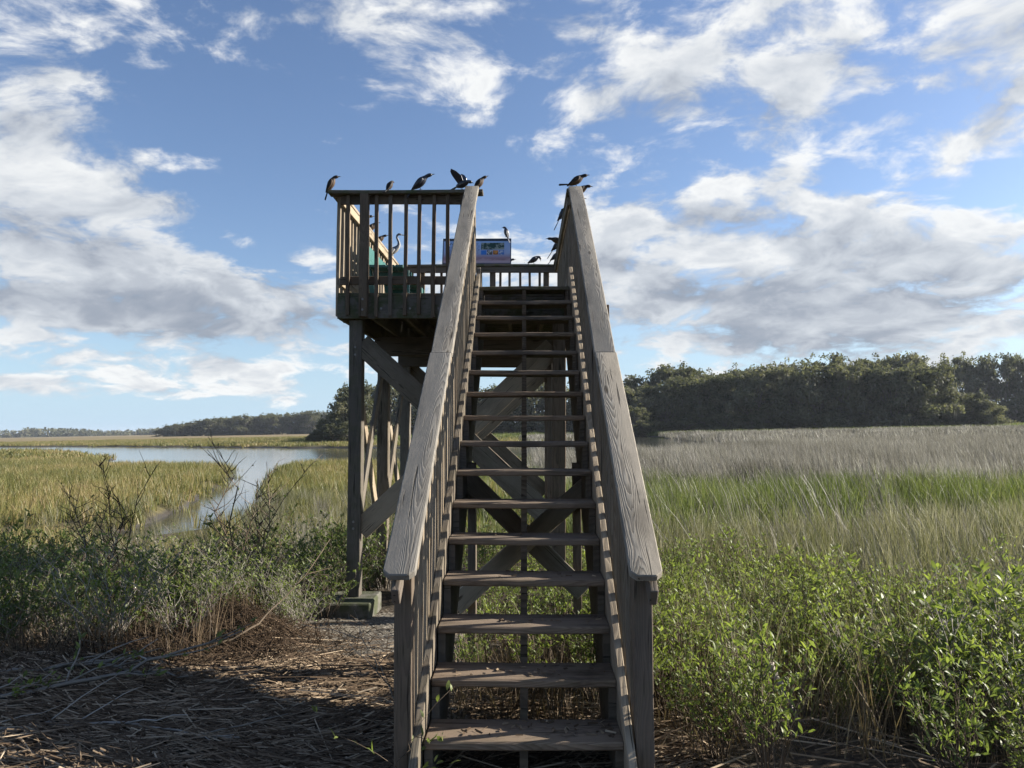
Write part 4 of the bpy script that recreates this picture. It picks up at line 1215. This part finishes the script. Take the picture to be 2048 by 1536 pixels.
simple('bill_yellow', (.32, .25, .10), .4, .4)
def loft(stations, sides=12):
    """stations: (centre xyz, tangent angle in XZ, half width, half height) -> closed skin"""
    V, Bv = [], []
    for (c_, ang, ry, rz) in stations:
        up = np.array([-math.sin(ang), 0, math.cos(ang)])
        for k in range(sides):
            a_ = 2 * math.pi * k / sides
            V.append(np.array(c_) + np.array([0, 1, 0]) * ry * math.cos(a_) + up * rz * math.sin(a_))
            Bv.append(.5 - .5 * math.sin(a_))
    n = len(stations); F = []
    for i in range(n - 1):
        for k in range(sides):
            a_, b_ = i * sides + k, i * sides + (k + 1) % sides
            F.append((a_, b_, b_ + sides, a_ + sides))
    V0 = len(V); V.append(np.array(stations[0][0])); Bv.append(.5); V.append(np.array(stations[-1][0])); Bv.append(.5)
    tri = [(V0, (k + 1) % sides, k) for k in range(sides)] + [(V0 + 1, (n - 1) * sides + k, (n - 1) * sides + (k + 1) % sides) for k in range(sides)]
    me = bpy.data.meshes.new('loft'); me.from_pydata([tuple(v) for v in V], [], F + tri)
    for p_ in me.polygons: p_.use_smooth = True
    at = me.attributes.new('belly', 'FLOAT', 'POINT'); at.data.foreach_set('value', np.array(Bv, np.float32))
    me.update(); return me
def slab(pts, th, belly=.0, name='slab'):
    """thin feather panel with thickness from an outline (list of xyz) along Y or its own normal"""
    pts = [Vector(p_) for p_ in pts]
    nr = (pts[1] - pts[0]).cross(pts[2] - pts[0]).normalized() * th * .5
    bm = bmesh.new()
    a_ = [bm.verts.new(p_ - nr) for p_ in pts]; b_ = [bm.verts.new(p_ + nr) for p_ in pts]
    bm.faces.new(a_[::-1]); bm.faces.new(b_)
    for i in range(len(pts)): bm.faces.new((a_[i], a_[(i + 1) % len(pts)], b_[(i + 1) % len(pts)], b_[i]))
    bmesh.ops.recalc_face_normals(bm, faces=bm.faces)
    me = bpy.data.meshes.new(name); bm.to_mesh(me); bm.free()
    at = me.attributes.new('belly', 'FLOAT', 'POINT'); at.data.foreach_set('value', np.full(len(me.vertices), belly, np.float32))
    return me
def bird(px, py, Y, heading, pitch, kind, label, size=1.0, head=0., tail=0., tail_len=.13, wings='folded', x=None, z=None, neck=0.0):
    """perched songbird; px, py give the feet in the tower's frame at depth Y; heading 0 = +X"""
    X = (px - 1048) / 1500 * Y if x is None else x
    Zf = EYE + (853 - py) / 1500 * Y if z is None else z
    root = empty('grackle')
    root.matrix_world = MT @ Matrix.Translation((X, Y, Zf)) @ Matrix.Rotation(R_(heading), 4, 'Z') @ Matrix.Scale(size * .82, 4)
    fm = 'feather_black' if kind == 'm' else 'feather_brown'
    ph = R_(pitch)
    st = [(-.085, .010, .010), (-.068, .022, .021), (-.035, .034, .036), (.0, .040, .043), (.032, .037, .040), (.058, .028, .030), (.076, .0195, .021)]
    ctr = np.array([0, 0, .062 + .018 * math.sin(ph)])
    S_ = []
    for s_, ry, rz in st: S_.append((ctr + np.array([math.cos(ph), 0, math.sin(ph)]) * s_, ph, ry, rz))
    # neck and head turn towards the head angle
    pos = S_[-1][0]; ang = ph; ha = R_(head)
    hs = [(.013 + neck, .0175, .0185), (.012, .0185, .0190), (.013, .0185, .0185), (.012, .0150, .0145), (.007, .0085, .0085)]
    for i, (ds, ry, rz) in enumerate(hs):
        ang = ang + (ha - ang) * (.35, .6, .9, 1, 1)[i]
        pos = pos + np.array([math.cos(ang), 0, math.sin(ang)]) * ds
        S_.append((pos, ang, ry, rz))
    link('body', loft(S_), fm, root)
    # bill
    bl = [(pos - np.array([math.cos(ang), 0, math.sin(ang)]) * .004, ang, .0060, .0068), (pos + np.array([math.cos(ang), 0, math.sin(ang)]) * .012, ang, .0042, .0048),
          (pos + np.array([math.cos(ang - .12), 0, math.sin(ang - .12)]) * .032, ang, .0010, .0012)]
    link('bill', loft(bl, 6), 'bill_dark', root)
    # tail
    ta = ph + math.pi + R_(tail)
    b0 = ctr - np.array([math.cos(ph), 0, math.sin(ph)]) * .070
    dv = np.array([math.cos(ta), 0, math.sin(ta)])
    tp = [b0 + [0, -.010, 0], b0 + dv * tail_len * .5 + [0, -.017, 0], b0 + dv * tail_len * .92 + [0, -.024, 0], b0 + dv * tail_len + [0, -.012, 0],
          b0 + dv * tail_len + [0, .012, 0], b0 + dv * tail_len * .92 + [0, .024, 0], b0 + dv * tail_len * .5 + [0, .017, 0], b0 + [0, .010, 0]]
    link('tail', slab(tp, .007), fm, root)
    # wings
    f = np.array([math.cos(ph), 0, math.sin(ph)]); u = np.array([-math.sin(ph), 0, math.cos(ph)])
    for s_ in (-1, 1):
        yv = np.array([0, s_, 0])
        if wings == 'folded':
            w_st = []
            for q_, hh, off, zz in ((.052, .006, .026, .010), (.035, .021, .034, .008), (.0, .027, .037, .006), (-.045, .021, .031, .006), (-.085, .011, .016, .010), (-.115, .004, .007, .010)):
                w_st.append((ctr + f * q_ + yv * off + u * zz, ph, .0075, hh))
            link('wing', loft(w_st, 8), 'feather_black' if kind == 'm' else 'feather_brown', root)
        else:
            sh = ctr + f * .035 + yv * .026 + u * .02
            out_ = np.array([-.30, s_ * .45, .85]); out_ /= np.linalg.norm(out_)
            bk = -f
            wp = [sh, sh + out_ * .06 + f * .012, sh + out_ * .13 + bk * .02, sh + out_ * .175 + bk * .06, sh + out_ * .150 + bk * .085, sh + out_ * .11 + bk * .09, sh + out_ * .06 + bk * .085, sh + bk * .075]
            link('wing', slab(wp, .006), fm, root)
    # legs
    for s_ in (-1, 1):
        top = ctr - u * .028 + np.array([-.006, s_ * .014, 0])
        foot = np.array([.004, s_ * .018, .002])
        kn = (top + foot) / 2 + np.array([-.010, 0, 0])
        V, F, T = tubes([(np.array([top, kn, foot]), np.array([.005, .0028, .0022])), (np.array([foot + [-.014, 0, 0], foot, foot + [.024, 0, 0]]), np.array([.0016, .0024, .0014]))], 4)
        link('leg', np_mesh('leg', V, F), 'bill_dark', root)
    tag(root, label, 'bird', 'grackles on the tower')
    return root
LX, RX = XL - .015, XR - .040
CAPZ = RT + .001
bird(650, 0, 7.79, 5, 66, 'f', 'brown-breasted bird upright on the outer corner of the deck rail, tail hanging down', 1.12, 8, 8, x=-2.055, z=CAPZ)
bird(0, 0, 8.36, 55, 60, 'f', 'pale brown bird half hidden behind the rail near the corner bird', 1.15, 25, 0, x=LX, z=CAPZ)
bird(773, 0, 7.80, 60, 58, 'f', 'plump hunched brown bird alone on the middle of the front rail', .88, 10, -20, x=-1.430, z=CAPZ, neck=-.012)
bird(836, 0, 7.785, 0, 46, 'm', 'glossy black bird standing tall on the front deck rail', 1.30, 14, 4, x=-1.105, z=CAPZ, neck=.012)
bird(930, 0, 7.79, -30, 12, 'm', 'dark bird with wings raised at the end of the front rail', 1.15, -25, 8, wings='up', x=-.66, z=CAPZ)
bird(955, 0, 7.79, 8, 54, 'f', 'buff-breasted bird on the mossy rail end at the stair head', 1.08, 25, -8, x=-.485, z=CAPZ)
bird(0, 0, 7.72, 3, 36, 'f', 'brown bird with level tail on the tip of the stair-side rail', 1.20, 10, -33, x=RX + .03, z=CAPZ)
bird(0, 0, 8.02, 0, 34, 'f', 'bird peering out just behind the level-tailed bird', 1.1, -5, -10, x=RX + .10, z=CAPZ)
bird(0, 0, 8.45, -5, 30, 'm', 'black head looking out past the outer side of the stair-side rail', 1.1, 0, 0, x=RX + .06, z=CAPZ)
bird(0, 0, 8.85, 0, 26, 'm', 'bird of which only the bill tip shows past the stair-side rail', 1.0, -5, 0, x=RX + .06, z=CAPZ)
bird(0, 0, 8.95, 0, 58, 'm', 'black bird on the stair-side rail with its long tail hanging inward', 1.15, 10, 6, x=RX - .05, z=CAPZ, tail_len=.17)
bird(0, 0, 10.25, 180, 18, 'f', 'brown bird leaning out inward from the stair-side rail', 1.25, 0, 0, x=RX - .06, z=CAPZ)
bird(0, 0, 10.55, 0, 52, 'm', 'black bird facing out beside the inward-leaning bird', 1.15, 10, 5, x=RX - .06, z=CAPZ, tail_len=.17)
bird(0, 0, 11.2, 0, 45, 'm', 'bird at the back corner of which only the tail shows', 1.1, 10, 5, x=RX - .05, z=CAPZ, tail_len=.16)
bird(0, 0, 11.52, 150, 78, 'm', 'slim black bird perched on top of the blue sign', 1.12, 5, -12, z=RT + .012 + SH * math.cos(R_(17)) + .003, x=-.285)
bird(0, 0, 11.44, 0, 34, 'm', 'black bird bowing to preen on the back rail', 1.20, -75, 12, x=.14, z=RT + .001, neck=.012)
bird(0, 0, 11.575, 0, 30, 'm', 'dark bird peeping out from behind the edge of the blue sign', 1.1, 5, 0, x=-.27, z=RT + .001)
bird(0, 0, 9.56, 5, 48, 'f', 'rusty-breasted bird on the sunlit side rail beside the bench', 1.15, 12, 0, x=LX, z=CAPZ)
bird(0, 0, 9.18, 0, 40, 'm', 'bird on the side rail hidden by the railing post but for its bill', 1.1, 0, 0, x=LX, z=CAPZ)
bird(0, 0, 10.15, 10, 44, 'f', 'bird on the side rail between the rusty-breasted bird and the heron', 1.1, 10, 0, x=LX, z=CAPZ)
# heron
heron = empty('heron')
heron.matrix_world = MT @ Matrix.Translation((LX + .02, 11.05, CAPZ)) @ Matrix.Rotation(R_(6), 4, 'Z') @ Matrix.Scale(.92, 4)
tag(heron, 'slate grey heron with curved neck and long bill on the back of the side rail', 'heron')
def spine(pts, rad, flat=1.0):
    pts = [np.array(p_, float) for p_ in pts]; out_ = []
    for i, p_ in enumerate(pts):
        d = pts[min(i + 1, len(pts) - 1)] - pts[max(i - 1, 0)]
        out_.append((p_, math.atan2(d[2], d[0]), rad[i] * flat, rad[i]))
    return out_
hb = [(-.17, 0, .02), (-.13, 0, .055), (-.07, 0, .10), (.0, 0, .135), (.05, 0, .165), (.085, 0, .20), (.102, 0, .24), (.098, 0, .285), (.078, 0, .325), (.066, 0, .36), (.072, 0, .392), (.096, 0, .41), (.124, 0, .408), (.144, 0, .402)]
hr = [.010, .030, .050, .058, .050, .036, .026, .020, .017, .0155, .016, .020, .018, .009]
link('body', loft(spine(hb, hr, .85), 12), 'feather_slate', heron)
link('bill', loft(spine([(.140, 0, .402), (.19, 0, .395), (.265, 0, .380)], [.0085, .0065, .0012]), 8), 'bill_yellow', heron)
for s_ in (-1, 1):
    w_st = [(np.array([.035, s_ * .040, .160]), .8, .008, .012), (np.array([-.02, s_ * .050, .125]), .7, .012, .042), (np.array([-.09, s_ * .040, .075]), .75, .010, .038), (np.array([-.16, s_ * .018, .02]), .8, .006, .012)]
    link('wing', loft(w_st, 8), 'feather_slate', heron)
    V, F, T = tubes([(np.array([[.0, s_ * .02, .09], [.012, s_ * .022, .045], [.0, s_ * .024, .002]]), np.array([.008, .005, .004])), (np.array([[-.02, s_ * .024, .003], [.05, s_ * .026, .003]]), np.array([.003, .002]))], 4)
    link('leg', np_mesh('leg', V, F), 'bill_yellow', heron)

# ------------------------------------------------------------------ moist air over the marsh
hz = bpy.data.meshes.new('haze')
bm = bmesh.new(); bmesh.ops.create_cube(bm, size=1)
bmesh.ops.scale(bm, verts=bm.verts, vec=(7400, 4700, 26)); bmesh.ops.translate(bm, verts=bm.verts, vec=(0, 1850, 9))
bm.to_mesh(hz); bm.free()
m, t, out = new_mat('haze_air')
pv = t.nodes.new('ShaderNodeVolumePrincipled')
pv.inputs['Color'].default_value = (.80, .88, 1.0, 1)
pv.inputs['Density'].default_value = .00014
pv.inputs['Anisotropy'].default_value = .2
t.links.new(pv.outputs[0], out.inputs['Volume'])
o = link('haze', hz, 'haze_air'); o['kind'] = 'stuff'
tag(o, 'thin pale haze hanging over the far marsh', 'haze')
scene.cycles.volume_bounces = 0
